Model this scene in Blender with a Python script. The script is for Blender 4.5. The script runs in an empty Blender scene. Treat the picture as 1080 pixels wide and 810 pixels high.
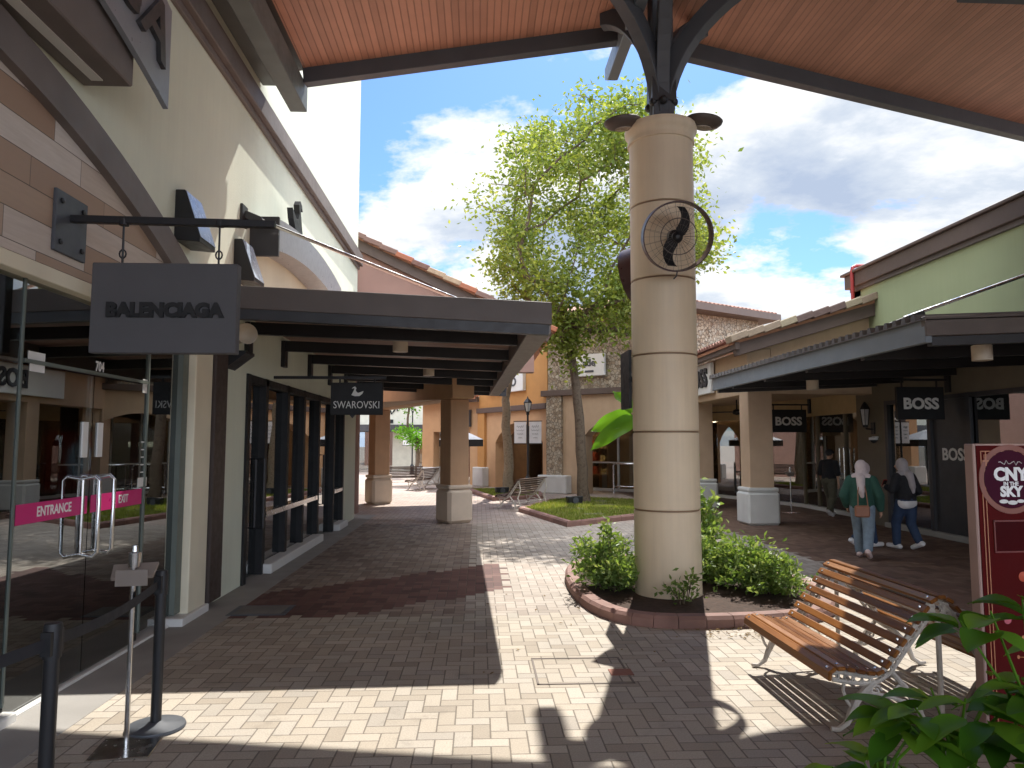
import bpy, bmesh, math, random
from mathutils import Vector, Matrix, noise
R = math.radians
PI = math.pi
S = 1.1                      # everything is laid out in camera-height units (1.7) and brought to metres at the end
random.seed(7)
sc = bpy.context.scene
COL = sc.collection

# ------------------------------------------------------------------ materials
def new_mat(name):
    m = bpy.data.materials.new(name); m.use_nodes = True
    nt = m.node_tree; nt.nodes.clear()
    out = nt.nodes.new('ShaderNodeOutputMaterial')
    return m, nt, out

class N:
    """tiny helper for node graphs"""
    def __init__(s, nt): s.nt = nt
    def node(s, t, **kw):
        n = s.nt.nodes.new(t)
        for k, v in kw.items(): setattr(n, k, v)
        return n
    def put(s, sock, v):
        if v is None: return
        if isinstance(v, bpy.types.NodeSocket): s.nt.links.new(v, sock)
        else: sock.default_value = v
    def m(s, op, a, b=None, c=None):
        n = s.node('ShaderNodeMath', operation=op)
        s.put(n.inputs[0], a); s.put(n.inputs[1], b); s.put(n.inputs[2], c)
        return n.outputs[0]
    def mix(s, f, a, b, blend='MIX'):
        n = s.node('ShaderNodeMix', data_type='RGBA', blend_type=blend)
        s.put(n.inputs[0], f)
        s.put(n.inputs[6], c4(a) if not isinstance(a, bpy.types.NodeSocket) else a)
        s.put(n.inputs[7], c4(b) if not isinstance(b, bpy.types.NodeSocket) else b)
        return n.outputs[2]
    def noise(s, vec, scale, detail=4, rough=.55, dist=0):
        n = s.node('ShaderNodeTexNoise'); s.put(n.inputs['Vector'], vec)
        n.inputs['Scale'].default_value = scale; n.inputs['Detail'].default_value = detail
        n.inputs['Roughness'].default_value = rough; n.inputs['Distortion'].default_value = dist
        return n.outputs['Fac']
    def ramp(s, fac, stops, interp='LINEAR'):
        n = s.node('ShaderNodeValToRGB'); n.color_ramp.interpolation = interp
        el = n.color_ramp.elements
        while len(el) < len(stops): el.new(.5)
        for e, (p, c) in zip(el, stops): e.position = p; e.color = c4(c)
        s.put(n.inputs[0], fac); return n.outputs[0]
    def rng(s, v, a, b, c, d):
        n = s.node('ShaderNodeMapRange'); s.put(n.inputs[0], v)
        for i, x in enumerate((a, b, c, d)): n.inputs[i+1].default_value = x
        return n.outputs[0]
    def bump(s, h, strength=.3, dist=.01, normal=None):
        n = s.node('ShaderNodeBump'); n.inputs['Strength'].default_value = strength
        n.inputs['Distance'].default_value = dist; s.put(n.inputs['Height'], h)
        if normal is not None: s.put(n.inputs['Normal'], normal)
        return n.outputs[0]
    def bsdf(s, out, col, rough=.6, metal=0, spec=.5, normal=None):
        n = s.node('ShaderNodeBsdfPrincipled')
        s.put(n.inputs['Base Color'], col if isinstance(col, bpy.types.NodeSocket) else c4(col))
        s.put(n.inputs['Roughness'], rough); s.put(n.inputs['Metallic'], metal)
        n.inputs['Specular IOR Level'].default_value = spec
        if normal is not None: s.put(n.inputs['Normal'], normal)
        if out is not None: s.nt.links.new(n.outputs[0], out.inputs[0])
        return n
def c4(c): return (c[0], c[1], c[2], 1) if len(c) == 3 else c
def objco(n): return n.node('ShaderNodeTexCoord').outputs['Object']

def plain(name, col, rough=.55, metal=0, var=.12, scale=3, bump=.08, bscale=60, spec=.4, island=0, streak=0):
    """painted / plain surface with uneven tone, fine bump and optional per-piece variation"""
    m, nt, out = new_mat(name); n = N(nt); co = objco(n)
    f = n.noise(co, scale, 5)
    k = n.rng(f, .25, .75, 1-var, 1+var)
    if streak:
        mp = n.node('ShaderNodeMapping'); mp.inputs['Scale'].default_value = (7, 7, .35); n.put(mp.inputs[0], co)
        st = n.noise(mp.outputs[0], 1.6, 5, .6)
        k = n.m('MULTIPLY', k, n.rng(st, .35, .75, 1, 1-streak))
    if island:
        g = n.node('ShaderNodeNewGeometry').outputs['Random Per Island']
        k = n.m('MULTIPLY', k, n.rng(g, 0, 1, 1-island, 1+island))
    cc = n.node('ShaderNodeCombineColor'); [n.put(cc.inputs[i], k) for i in range(3)]
    col2 = n.mix(1, col, cc.outputs[0], 'MULTIPLY')
    r = n.rng(n.noise(co, scale*4, 3), .3, .7, max(0, rough-.08), min(1, rough+.08))
    nm = n.bump(n.noise(co, bscale, 3), bump, .01) if bump else None
    n.bsdf(out, col2, r, metal, spec, nm)
    return m

def glass_mat(name, tint, refl=.10, through=.75, rough=0.0):
    """shop glass: partly clear, partly mirror, more mirror at a grazing angle"""
    m, nt, out = new_mat(name); n = N(nt)
    tr = n.node('ShaderNodeBsdfTransparent'); tr.inputs[0].default_value = c4(tint)
    gl = n.node('ShaderNodeBsdfGlossy'); gl.inputs['Roughness'].default_value = rough
    gl.inputs[0].default_value = (.92, .95, .95, 1)
    lw = n.node('ShaderNodeFresnel'); lw.inputs['IOR'].default_value = 1.6
    f = n.m('ADD', n.m('MULTIPLY', lw.outputs[0], .9), refl)
    f = n.m('MINIMUM', f, .95)
    mx = n.node('ShaderNodeMixShader'); n.put(mx.inputs[0], f)
    nt.links.new(tr.outputs[0], mx.inputs[1]); nt.links.new(gl.outputs[0], mx.inputs[2])
    nt.links.new(mx.outputs[0], out.inputs[0]); return m

def leaf_mat(name, c1, c2, trans=.35, rough=.45, c3=None):
    m, nt, out = new_mat(name); n = N(nt)
    g = n.node('ShaderNodeNewGeometry').outputs['Random Per Island']
    stops = [(0, c1), (1, c2)] if c3 is None else [(0, c1), (.7, c2), (1, c3)]
    col = n.ramp(g, stops)
    big = n.noise(objco(n), 1.1, 2)
    col = n.mix(n.rng(big, .35, .65, 0, .35), col, c2)
    p = n.bsdf(None, col, rough, 0, .22)
    t = n.node('ShaderNodeBsdfTranslucent')
    n.put(t.inputs[0], n.mix(1, col, (1.25, 1.2, .55), 'MULTIPLY'))
    mx = n.node('ShaderNodeMixShader'); mx.inputs[0].default_value = trans
    nt.links.new(p.outputs[0], mx.inputs[1]); nt.links.new(t.outputs[0], mx.inputs[2])
    nt.links.new(mx.outputs[0], out.inputs[0]); return m

def emit_mat(name, col, st):
    m, nt, out = new_mat(name); n = N(nt)
    e = n.node('ShaderNodeEmission'); e.inputs[0].default_value = c4(col); e.inputs[1].default_value = st
    nt.links.new(e.outputs[0], out.inputs[0]); return m

def paving_mat():
    m, nt, out = new_mat('paving'); n = N(nt)
    pos = n.node('ShaderNodeNewGeometry').outputs['Position']
    sp = n.node('ShaderNodeSeparateXYZ'); n.put(sp.inputs[0], pos)
    X0, Y0 = sp.outputs[0], sp.outputs[1]
    W = .107*S
    x = n.m('ADD', n.m('DIVIDE', X0, W), 400.3); y = n.m('ADD', n.m('DIVIDE', Y0, W), 400.6)
    ix, iy = n.m('FLOOR', x), n.m('FLOOR', y)
    fx, fy = n.m('SUBTRACT', x, ix), n.m('SUBTRACT', y, iy)
    k = n.m('MODULO', n.m('ADD', n.m('SUBTRACT', ix, iy), 4000), 4)
    k = n.m('ROUND', k)
    hor = n.m('LESS_THAN', k, 1.5)
    ver = n.m('SUBTRACT', 1, hor)
    # brick origin
    ox = n.m('SUBTRACT', ix, n.m('MULTIPLY', k, hor))
    oy = n.m('SUBTRACT', iy, n.m('MULTIPLY', n.m('SUBTRACT', 3, k), ver))
    u, v = n.m('SUBTRACT', x, ox), n.m('SUBTRACT', y, oy)
    lx, ly = n.m('ADD', 1, hor), n.m('ADD', 1, ver)
    e = n.m('MINIMUM', n.m('MINIMUM', u, n.m('SUBTRACT', lx, u)), n.m('MINIMUM', v, n.m('SUBTRACT', ly, v)))
    wob = n.noise(pos, 34, 3)
    e = n.m('ADD', e, n.m('MULTIPLY', n.m('SUBTRACT', wob, .5), .05))
    joint = n.rng(e, .015, .06, 0, 1)
    cv = n.node('ShaderNodeCombineXYZ'); n.put(cv.inputs[0], ox); n.put(cv.inputs[1], oy)
    wn = n.node('ShaderNodeTexWhiteNoise', noise_dimensions='2D'); n.put(wn.inputs[0], cv.outputs[0])
    rnd = wn.outputs[0]
    wn2 = n.node('ShaderNodeTexWhiteNoise', noise_dimensions='3D')
    cv2 = n.node('ShaderNodeCombineXYZ'); n.put(cv2.inputs[0], ox); n.put(cv2.inputs[1], oy); cv2.inputs[2].default_value = 5.5
    n.put(wn2.inputs[0], cv2.outputs[0]); rnd2 = wn2.outputs[0]
    beige = n.ramp(rnd, [(0, (.38, .325, .26)), (.25, (.45, .39, .315)), (.6, (.50, .44, .365)), (.85, (.48, .43, .365)), (1, (.41, .365, .31))])
    red = n.ramp(rnd, [(0, (.20, .145, .12)), (.4, (.29, .22, .18)), (.75, (.35, .28, .235)), (1, (.26, .21, .185))])
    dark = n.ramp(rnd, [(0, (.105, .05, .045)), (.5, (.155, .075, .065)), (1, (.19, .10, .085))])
    tan = n.ramp(rnd, [(0, (.40, .31, .26)), (.5, (.50, .40, .34)), (1, (.44, .37, .32))])
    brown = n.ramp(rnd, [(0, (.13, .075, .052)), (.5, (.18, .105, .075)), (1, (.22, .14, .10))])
    # zones use the centre of each brick so that borders follow the joints
    cx = n.m('MULTIPLY', n.m('SUBTRACT', n.m('ADD', ox, n.m('MULTIPLY', lx, .5)), 400.3), .107)
    cy = n.m('MULTIPLY', n.m('SUBTRACT', n.m('ADD', oy, n.m('MULTIPLY', ly, .5)), 400.6), .107)
    far = n.m('GREATER_THAN', cy, 7.35)
    greyer = n.ramp(rnd, [(0, (.36, .30, .25)), (.5, (.43, .37, .315)), (1, (.46, .40, .345))])
    east = n.m('GREATER_THAN', cx, -.12)
    col = n.mix(far, beige, n.mix(east, red, greyer))
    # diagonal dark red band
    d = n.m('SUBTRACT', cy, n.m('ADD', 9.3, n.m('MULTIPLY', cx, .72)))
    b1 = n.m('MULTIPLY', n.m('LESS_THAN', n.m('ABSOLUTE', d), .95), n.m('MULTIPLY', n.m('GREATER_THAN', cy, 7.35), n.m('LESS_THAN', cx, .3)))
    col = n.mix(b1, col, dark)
    f2 = n.m('GREATER_THAN', cy, 15.6); col = n.mix(f2, col, tan)
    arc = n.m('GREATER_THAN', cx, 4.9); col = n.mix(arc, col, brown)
    mot = n.noise(pos, 90, 4, .7)
    stain = n.noise(pos, .55, 5, .6); blot = n.noise(pos, 2.6, 6, .7)
    kk = n.m('MULTIPLY', n.rng(mot, .3, .7, .70, 1.06), n.rng(stain, .3, .7, .86, 1.1))
    kk = n.m('MULTIPLY', kk, n.m('MULTIPLY', n.rng(rnd2, 0, 1, .90, 1.07), n.rng(blot, .58, .70, 1, .80)))
    cc = n.node('ShaderNodeCombineColor'); [n.put(cc.inputs[i], kk) for i in range(3)]
    col = n.mix(1, col, cc.outputs[0], 'MULTIPLY')
    vo = n.node('ShaderNodeTexVoronoi', feature='F1'); n.put(vo.inputs['Vector'], pos); vo.inputs['Scale'].default_value = 2.3
    vs_ = n.node('ShaderNodeSeparateColor'); n.put(vs_.inputs[0], vo.outputs['Color'])
    gum = n.m('LESS_THAN', n.m('ADD', vo.outputs['Distance'], n.m('MULTIPLY', wob, .02)), n.rng(vs_.outputs[0], .35, 1, 0, .062))
    col = n.mix(n.m('MULTIPLY', gum, .55), col, (.09, .075, .06))
    col = n.mix(n.m('MULTIPLY', n.m('SUBTRACT', 1, joint), .72), col, (.085, .07, .055))
    hgt = n.m('ADD', joint, n.m('ADD', n.m('MULTIPLY', mot, .25), n.m('MULTIPLY', rnd2, .25)))
    nm = n.bump(hgt, .55, .006)
    n.bsdf(out, col, n.rng(mot, .3, .7, .62, .85), 0, .3, nm)
    return m

def stone_mat(name, scale=4.2):
    m, nt, out = new_mat(name); n = N(nt); co = objco(n)
    w = n.node('ShaderNodeVectorMath', operation='ADD')
    nz = n.node('ShaderNodeTexNoise'); n.put(nz.inputs['Vector'], co); nz.inputs['Scale'].default_value = 3
    ms = n.node('ShaderNodeVectorMath', operation='SCALE'); n.put(ms.inputs[0], nz.outputs['Color']); ms.inputs['Scale'].default_value = .12
    n.put(w.inputs[0], co); n.put(w.inputs[1], ms.outputs[0])
    v1 = n.node('ShaderNodeTexVoronoi', feature='DISTANCE_TO_EDGE'); n.put(v1.inputs['Vector'], w.outputs[0]); v1.inputs['Scale'].default_value = scale
    v2 = n.node('ShaderNodeTexVoronoi', feature='F1'); n.put(v2.inputs['Vector'], w.outputs[0]); v2.inputs['Scale'].default_value = scale
    sc_ = n.node('ShaderNodeSeparateColor'); n.put(sc_.inputs[0], v2.outputs['Color'])
    col = n.ramp(sc_.outputs[0], [(0, (.28, .21, .15)), (.3, (.45, .36, .26)), (.6, (.55, .47, .36)), (.85, (.42, .38, .31)), (1, (.60, .53, .42))])
    fn = n.noise(co, 30, 4)
    col = n.mix(n.rng(fn, .3, .7, 0, .4), col, (.24, .19, .14))
    j = n.rng(v1.outputs['Distance'], .02, .07, 0, 1)
    col = n.mix(n.m('SUBTRACT', 1, j), col, (.17, .135, .10))
    nm = n.bump(n.m('ADD', j, n.m('MULTIPLY', fn, .4)), .8, .03)
    n.bsdf(out, col, .85, 0, .2, nm); return m

def plank_tile_mat(name):
    m, nt, out = new_mat(name); n = N(nt); co = objco(n)
    sp = n.node('ShaderNodeSeparateXYZ'); n.put(sp.inputs[0], co)
    rw = n.m('DIVIDE', n.m('ADD', sp.outputs[2], 20), .215); ri = n.m('FLOOR', rw); rf = n.m('SUBTRACT', rw, ri)
    cl_ = n.m('ADD', n.m('DIVIDE', n.m('ADD', sp.outputs[1], 40), .98), n.m('MULTIPLY', ri, .371)); ci = n.m('FLOOR', cl_); cf2 = n.m('SUBTRACT', cl_, ci)
    cv = n.node('ShaderNodeCombineXYZ'); n.put(cv.inputs[0], ri); n.put(cv.inputs[1], ci)
    wn = n.node('ShaderNodeTexWhiteNoise', noise_dimensions='2D'); n.put(wn.inputs[0], cv.outputs[0])
    e = n.m('MINIMUM', n.m('MULTIPLY', n.m('MINIMUM', rf, n.m('SUBTRACT', 1, rf)), .215), n.m('MULTIPLY', n.m('MINIMUM', cf2, n.m('SUBTRACT', 1, cf2)), .98))
    g = n.rng(e, .001, .004, 0, 1)
    col = n.ramp(wn.outputs[0], [(0, (.34, .22, .15)), (.22, (.42, .30, .215)), (.45, (.60, .52, .455)), (.7, (.66, .61, .56)), (1, (.50, .40, .32))])
    mp = n.node('ShaderNodeMapping'); mp.inputs['Scale'].default_value = (1, 1.2, 14); n.put(mp.inputs[0], co)
    grn = n.noise(mp.outputs[0], 2.2, 6, .65)
    col = n.mix(n.rng(grn, .35, .8, 0, .4), col, (.32, .245, .19))
    col = n.mix(n.m('SUBTRACT', 1, g), col, (.10, .085, .07))
    n.bsdf(out, col, .55, 0, .35, n.bump(g, .5, .006)); return m

def groove_mat(name, col, pitch, axis=0, dark=.35, rough=.5, width=.12, var=.12):
    m, nt, out = new_mat(name); n = N(nt); co = objco(n)
    sp = n.node('ShaderNodeSeparateXYZ'); n.put(sp.inputs[0], co)
    t = n.m('DIVIDE', n.m('ADD', sp.outputs[axis], 50), pitch)
    fl = n.m('FLOOR', t); fr = n.m('SUBTRACT', t, fl)
    e = n.m('MINIMUM', fr, n.m('SUBTRACT', 1, fr))
    g = n.rng(e, width*.3, width, 0, 1)
    wn = n.node('ShaderNodeTexWhiteNoise', noise_dimensions='1D'); n.put(wn.inputs['W'], fl)
    k = n.m('MULTIPLY', n.rng(wn.outputs[0], 0, 1, 1-var, 1+var), n.rng(n.noise(co, 2.5, 4), .3, .7, .93, 1.07))
    cc = n.node('ShaderNodeCombineColor'); [n.put(cc.inputs[i], k) for i in range(3)]
    c = n.mix(1, col, cc.outputs[0], 'MULTIPLY')
    c = n.mix(n.m('MULTIPLY', n.m('SUBTRACT', 1, g), 1-dark), c, tuple(q*.3 for q in col))
    n.bsdf(out, c, rough, 0, .4, n.bump(g, .6, .01)); return m

def wood_mat(name, c1, c2, rough=.22):
    m, nt, out = new_mat(name); n = N(nt); co = objco(n)
    mp = n.node('ShaderNodeMapping'); mp.inputs['Scale'].default_value = (16, 1.1, 16); n.put(mp.inputs[0], co)
    g = n.node('ShaderNodeNewGeometry').outputs['Random Per Island']
    gr = n.noise(mp.outputs[0], 3, 6, .65, .6)
    f = n.m('ADD', n.m('MULTIPLY', gr, .75), n.m('MULTIPLY', g, .35))
    col = n.ramp(f, [(.25, c1), (.75, c2)])
    p = n.bsdf(out, col, n.rng(gr, .3, .7, rough+.05, rough+.25), 0, .3, n.bump(gr, .15, .004))
    p.inputs['Coat Weight'].default_value = .06; p.inputs['Coat Roughness'].default_value = .15
    return m

def trunk_mat(name, a, b, scale=9):
    m, nt, out = new_mat(name); n = N(nt); co = objco(n)
    f = n.noise(co, scale, 6, .7, .4); f2 = n.noise(co, scale*4, 3)
    col = n.ramp(f, [(.3, a), (.55, b), (.75, tuple(x*.75 for x in a))])
    n.bsdf(out, col, .9, 0, .15, n.bump(n.m('ADD', f, n.m('MULTIPLY', f2, .5)), .8, .03)); return m

M = dict(
    cream=plain('cream_render', (.67, .70, .57), .8, var=.09, scale=.8, bump=.3, bscale=38, streak=.05),
    cream2=plain('pale_cream_paint', (.74, .68, .52), .6, var=.06),
    trim=plain('brown_trim', (.155, .13, .12), .55, var=.18, scale=2.5, bump=.1),
    darktrim=plain('dark_brown_trim', (.055, .04, .035), .5),
    tile=plank_tile_mat('plank_tile'),
    charcoal=plain('charcoal_metal', (.042, .042, .046), .42, metal=.0, var=.15),
    steel_grey=plain('grey_blue_steel', (.075, .082, .095), .5, var=.12),
    bluegrey=plain('blue_grey_metal', (.17, .195, .22), .42, var=.08),
    bronze=plain('bronze_brown_metal', (.115, .095, .085), .5, var=.14),
    black=plain('black_metal', (.018, .018, .02), .42),
    matblack=plain('matt_black', (.012, .012, .013), .6),
    soffit=groove_mat('soffit_board', (.47, .235, .16), .092, 0, .55, .5),
    ribs=groove_mat('ribbed_soffit', (.42, .25, .19), .09, 1, .4, .5, .25),
    roof=plain('roof_metal', (.10, .09, .085), .5),
    column=plain('beige_column_paint', (.71, .59, .425), .5, var=.05, scale=2.2, bump=.10, streak=.10),
    colgroove=plain('column_groove', (.23, .15, .09), .6),
    pillar=plain('tan_pillar_paint', (.50, .30, .17), .65, var=.08, streak=.08),
    pillar2=plain('beige_pillar_paint', (.52, .37, .25), .65, var=.08),
    base=plain('pillar_base_paint', (.62, .50, .385), .7, var=.08),
    basewhite=plain('white_grey_base', (.60, .60, .58), .7, var=.08),
    pink=plain('dusty_pink_render', (.33, .20, .165), .8, var=.07),
    beigewall=plain('beige_wall', (.52, .375, .25), .75, var=.07, streak=.06),
    orange=plain('orange_wall', (.52, .265, .09), .75, var=.08, streak=.06),
    orange2=plain('peach_wall', (.58, .36, .20), .75, var=.07),
    green=plain('sage_green_wall', (.34, .38, .215), .75, var=.05, scale=1, streak=.05),
    olive=plain('olive_brown_wall', (.16, .135, .095), .7, var=.08),
    stone=stone_mat('rubble_stone', 8.5),
    fascia=plain('brown_fascia', (.115, .082, .068), .55, var=.12),
    tileroof=plain('clay_tile', (.42, .21, .13), .75, var=.2, scale=5, island=.35, bump=.2),
    verge=None,
    steel=plain('brushed_steel', (.62, .62, .62), .22, metal=1, var=.06, bump=.03),
    iron=plain('pale_cast_iron', (.52, .47, .41), .6, var=.22, scale=14, bump=.2),
    kerb=plain('red_brown_kerb', (.24, .135, .11), .75, var=.22, scale=4, bump=.3, island=.15),
    soil=plain('dark_soil', (.055, .032, .022), .95, var=.4, scale=18, bump=.8, bscale=30),
    grassbase=plain('grass_soil', (.13, .13, .05), .95, var=.35, scale=8, bump=.5),
    concrete=plain('grey_cement', (.30, .285, .265), .8, var=.14, scale=2.5, bump=.2),
    white=plain('white_paint', (.76, .76, .74), .5, var=.04),
    offwhite=plain('offwhite_board', (.66, .65, .62), .55, var=.04),
    lampcream=plain('cream_lampshade', (.62, .53, .41), .5, var=.03),
    greyframe=plain('grey_green_frame', (.13, .15, .13), .45),
    floor=plain('shop_floor', (.10, .09, .08), .4),
    inside=plain('shop_interior_dark', (.045, .042, .04), .6),
    insidewarm=plain('shop_interior_warm', (.16, .095, .055), .6, var=.2),
    shelfwood=plain('shelf_wood', (.30, .19, .11), .5),
    magenta=plain('magenta_sticker', (.55, .015, .16), .35, var=.03, bump=0),
    redred=plain('red_board', (.072, .005, .005), .7, spec=.06, var=.12, scale=1.5, bump=.02),
    darkred=plain('dark_red_panel', (.045, .003, .004), .7, spec=.06, bump=0),
    gold=plain('dull_gold', (.42, .17, .08), .4, bump=0),
    poster_edge=plain('pale_pink_edge', (.42, .28, .24), .6),
    screen=emit_mat('lit_screen', (.55, .01, .015), .28),
    screendisc=emit_mat('lit_screen_disc', (.6, .72, .95), .7),
    warmlight=emit_mat('warm_shop_lamp', (1, .78, .5), 14.0),
    redbag=plain('red_leather', (.22, .015, .02), .35),
    skin=plain('skin', (.42, .245, .165), .5, var=.05, bump=.02),
    hijab=plain('mauve_white_scarf', (.50, .42, .42), .8, var=.1, scale=12, bump=.9, bscale=9),
    hijab2=plain('grey_scarf', (.33, .30, .31), .8, var=.1, scale=12, bump=.9, bscale=9),
    jacket=plain('dark_green_cloth', (.018, .062, .045), .85, var=.2, scale=9, bump=.9, bscale=9),
    blackcloth=plain('black_cloth', (.014, .014, .017), .85, var=.2, scale=9, bump=.9, bscale=9),
    navy=plain('dark_blue_denim', (.022, .04, .085), .85, var=.2, scale=14, bump=.9, bscale=9),
    denim=plain('pale_denim', (.17, .22, .27), .85, var=.2, scale=14, bump=.9, bscale=9),
    khaki=plain('olive_trouser', (.085, .08, .055), .85, var=.2, scale=14, bump=.9, bscale=9),
    shoe=plain('white_shoe', (.62, .60, .60), .5),
    shoepink=plain('pale_pink_shoe', (.60, .45, .42), .5),
    brownbag=plain('brown_leather', (.24, .10, .055), .5),
    wood=wood_mat('varnished_slat', (.095, .03, .008), (.29, .115, .026)),
    wood2=wood_mat('weathered_slat', (.06, .035, .028), (.12, .075, .055), .35),
    bark=trunk_mat('grey_brown_bark', (.075, .052, .038), (.17, .13, .095)),
    bark2=trunk_mat('pale_bark', (.15, .11, .075), (.30, .24, .17), 14),
    beamgrey=plain('grey_brown_beam', (.25, .22, .20), .5, var=.1),
    signgrey=plain('pale_grey_metal', (.24, .255, .28), .35, var=.06),
    leaf=leaf_mat('tree_leaf', (.09, .145, .03), (.22, .275, .06), .5, c3=(.36, .38, .13)),
    shrub=leaf_mat('shrub_leaf', (.08, .15, .04), (.21, .31, .08), .42, c3=(.38, .44, .20)),
    bigleaf=leaf_mat('broad_leaf', (.09, .24, .02), (.15, .34, .03), .5, .35),
    plantleaf=leaf_mat('glossy_leaf', (.05, .17, .016), (.15, .33, .03), .45, .45, c3=(.42, .52, .05)),
    grass=leaf_mat('grass_blade', (.13, .19, .03), (.25, .30, .06), .4, .6, c3=(.42, .35, .16)),
    banner=plain('white_banner', (.68, .68, .70), .6),
    ink=plain('grey_ink', (.25, .25, .27), .6, bump=0),
    pipered=plain('red_pipe', (.32, .035, .03), .45),
    umbtop=plain('canvas_top', (.55, .55, .56), .8),
    g_left=glass_mat('dark_shop_glass', (.34, .36, .35), .2),
    g_side=glass_mat('tinted_shop_glass', (.34, .35, .34), .3),
    g_right=glass_mat('clear_shop_glass', (.66, .66, .62), .2),
    belt=plain('black_webbing', (.02, .02, .024), .7),
)
def verge_mat():
    m, nt, out = new_mat('verge_tile'); n = N(nt)
    g = n.node('ShaderNodeNewGeometry').outputs['Random Per Island']
    col = n.ramp(g, [(0, (.17, .085, .07)), (.25, (.40, .13, .065)), (.5, (.45, .33, .22)), (.75, (.20, .12, .10)), (1, (.50, .21, .10))], 'CONSTANT')
    f = n.noise(objco(n), 9, 5)
    col = n.mix(n.rng(f, .3, .7, 0, .45), col, (.25, .16, .12))
    n.bsdf(out, col, .75, 0, .3, n.bump(f, .3, .02)); return m
M['verge'] = verge_mat()
def verge_mat2():
    m, nt, out = new_mat('pale_verge_tile'); n = N(nt)
    g = n.node('ShaderNodeNewGeometry').outputs['Random Per Island']
    col = n.ramp(g, [(0, (.16, .11, .10)), (.3, (.40, .34, .23)), (.5, (.15, .10, .09)), (.85, (.36, .28, .20))], 'CONSTANT')
    f = n.noise(objco(n), 9, 5)
    col = n.mix(n.rng(f, .3, .7, 0, .35), col, (.22, .16, .13))
    n.bsdf(out, col, .75, 0, .3, n.bump(f, .3, .02)); return m
M['verge2'] = verge_mat2()

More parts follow.
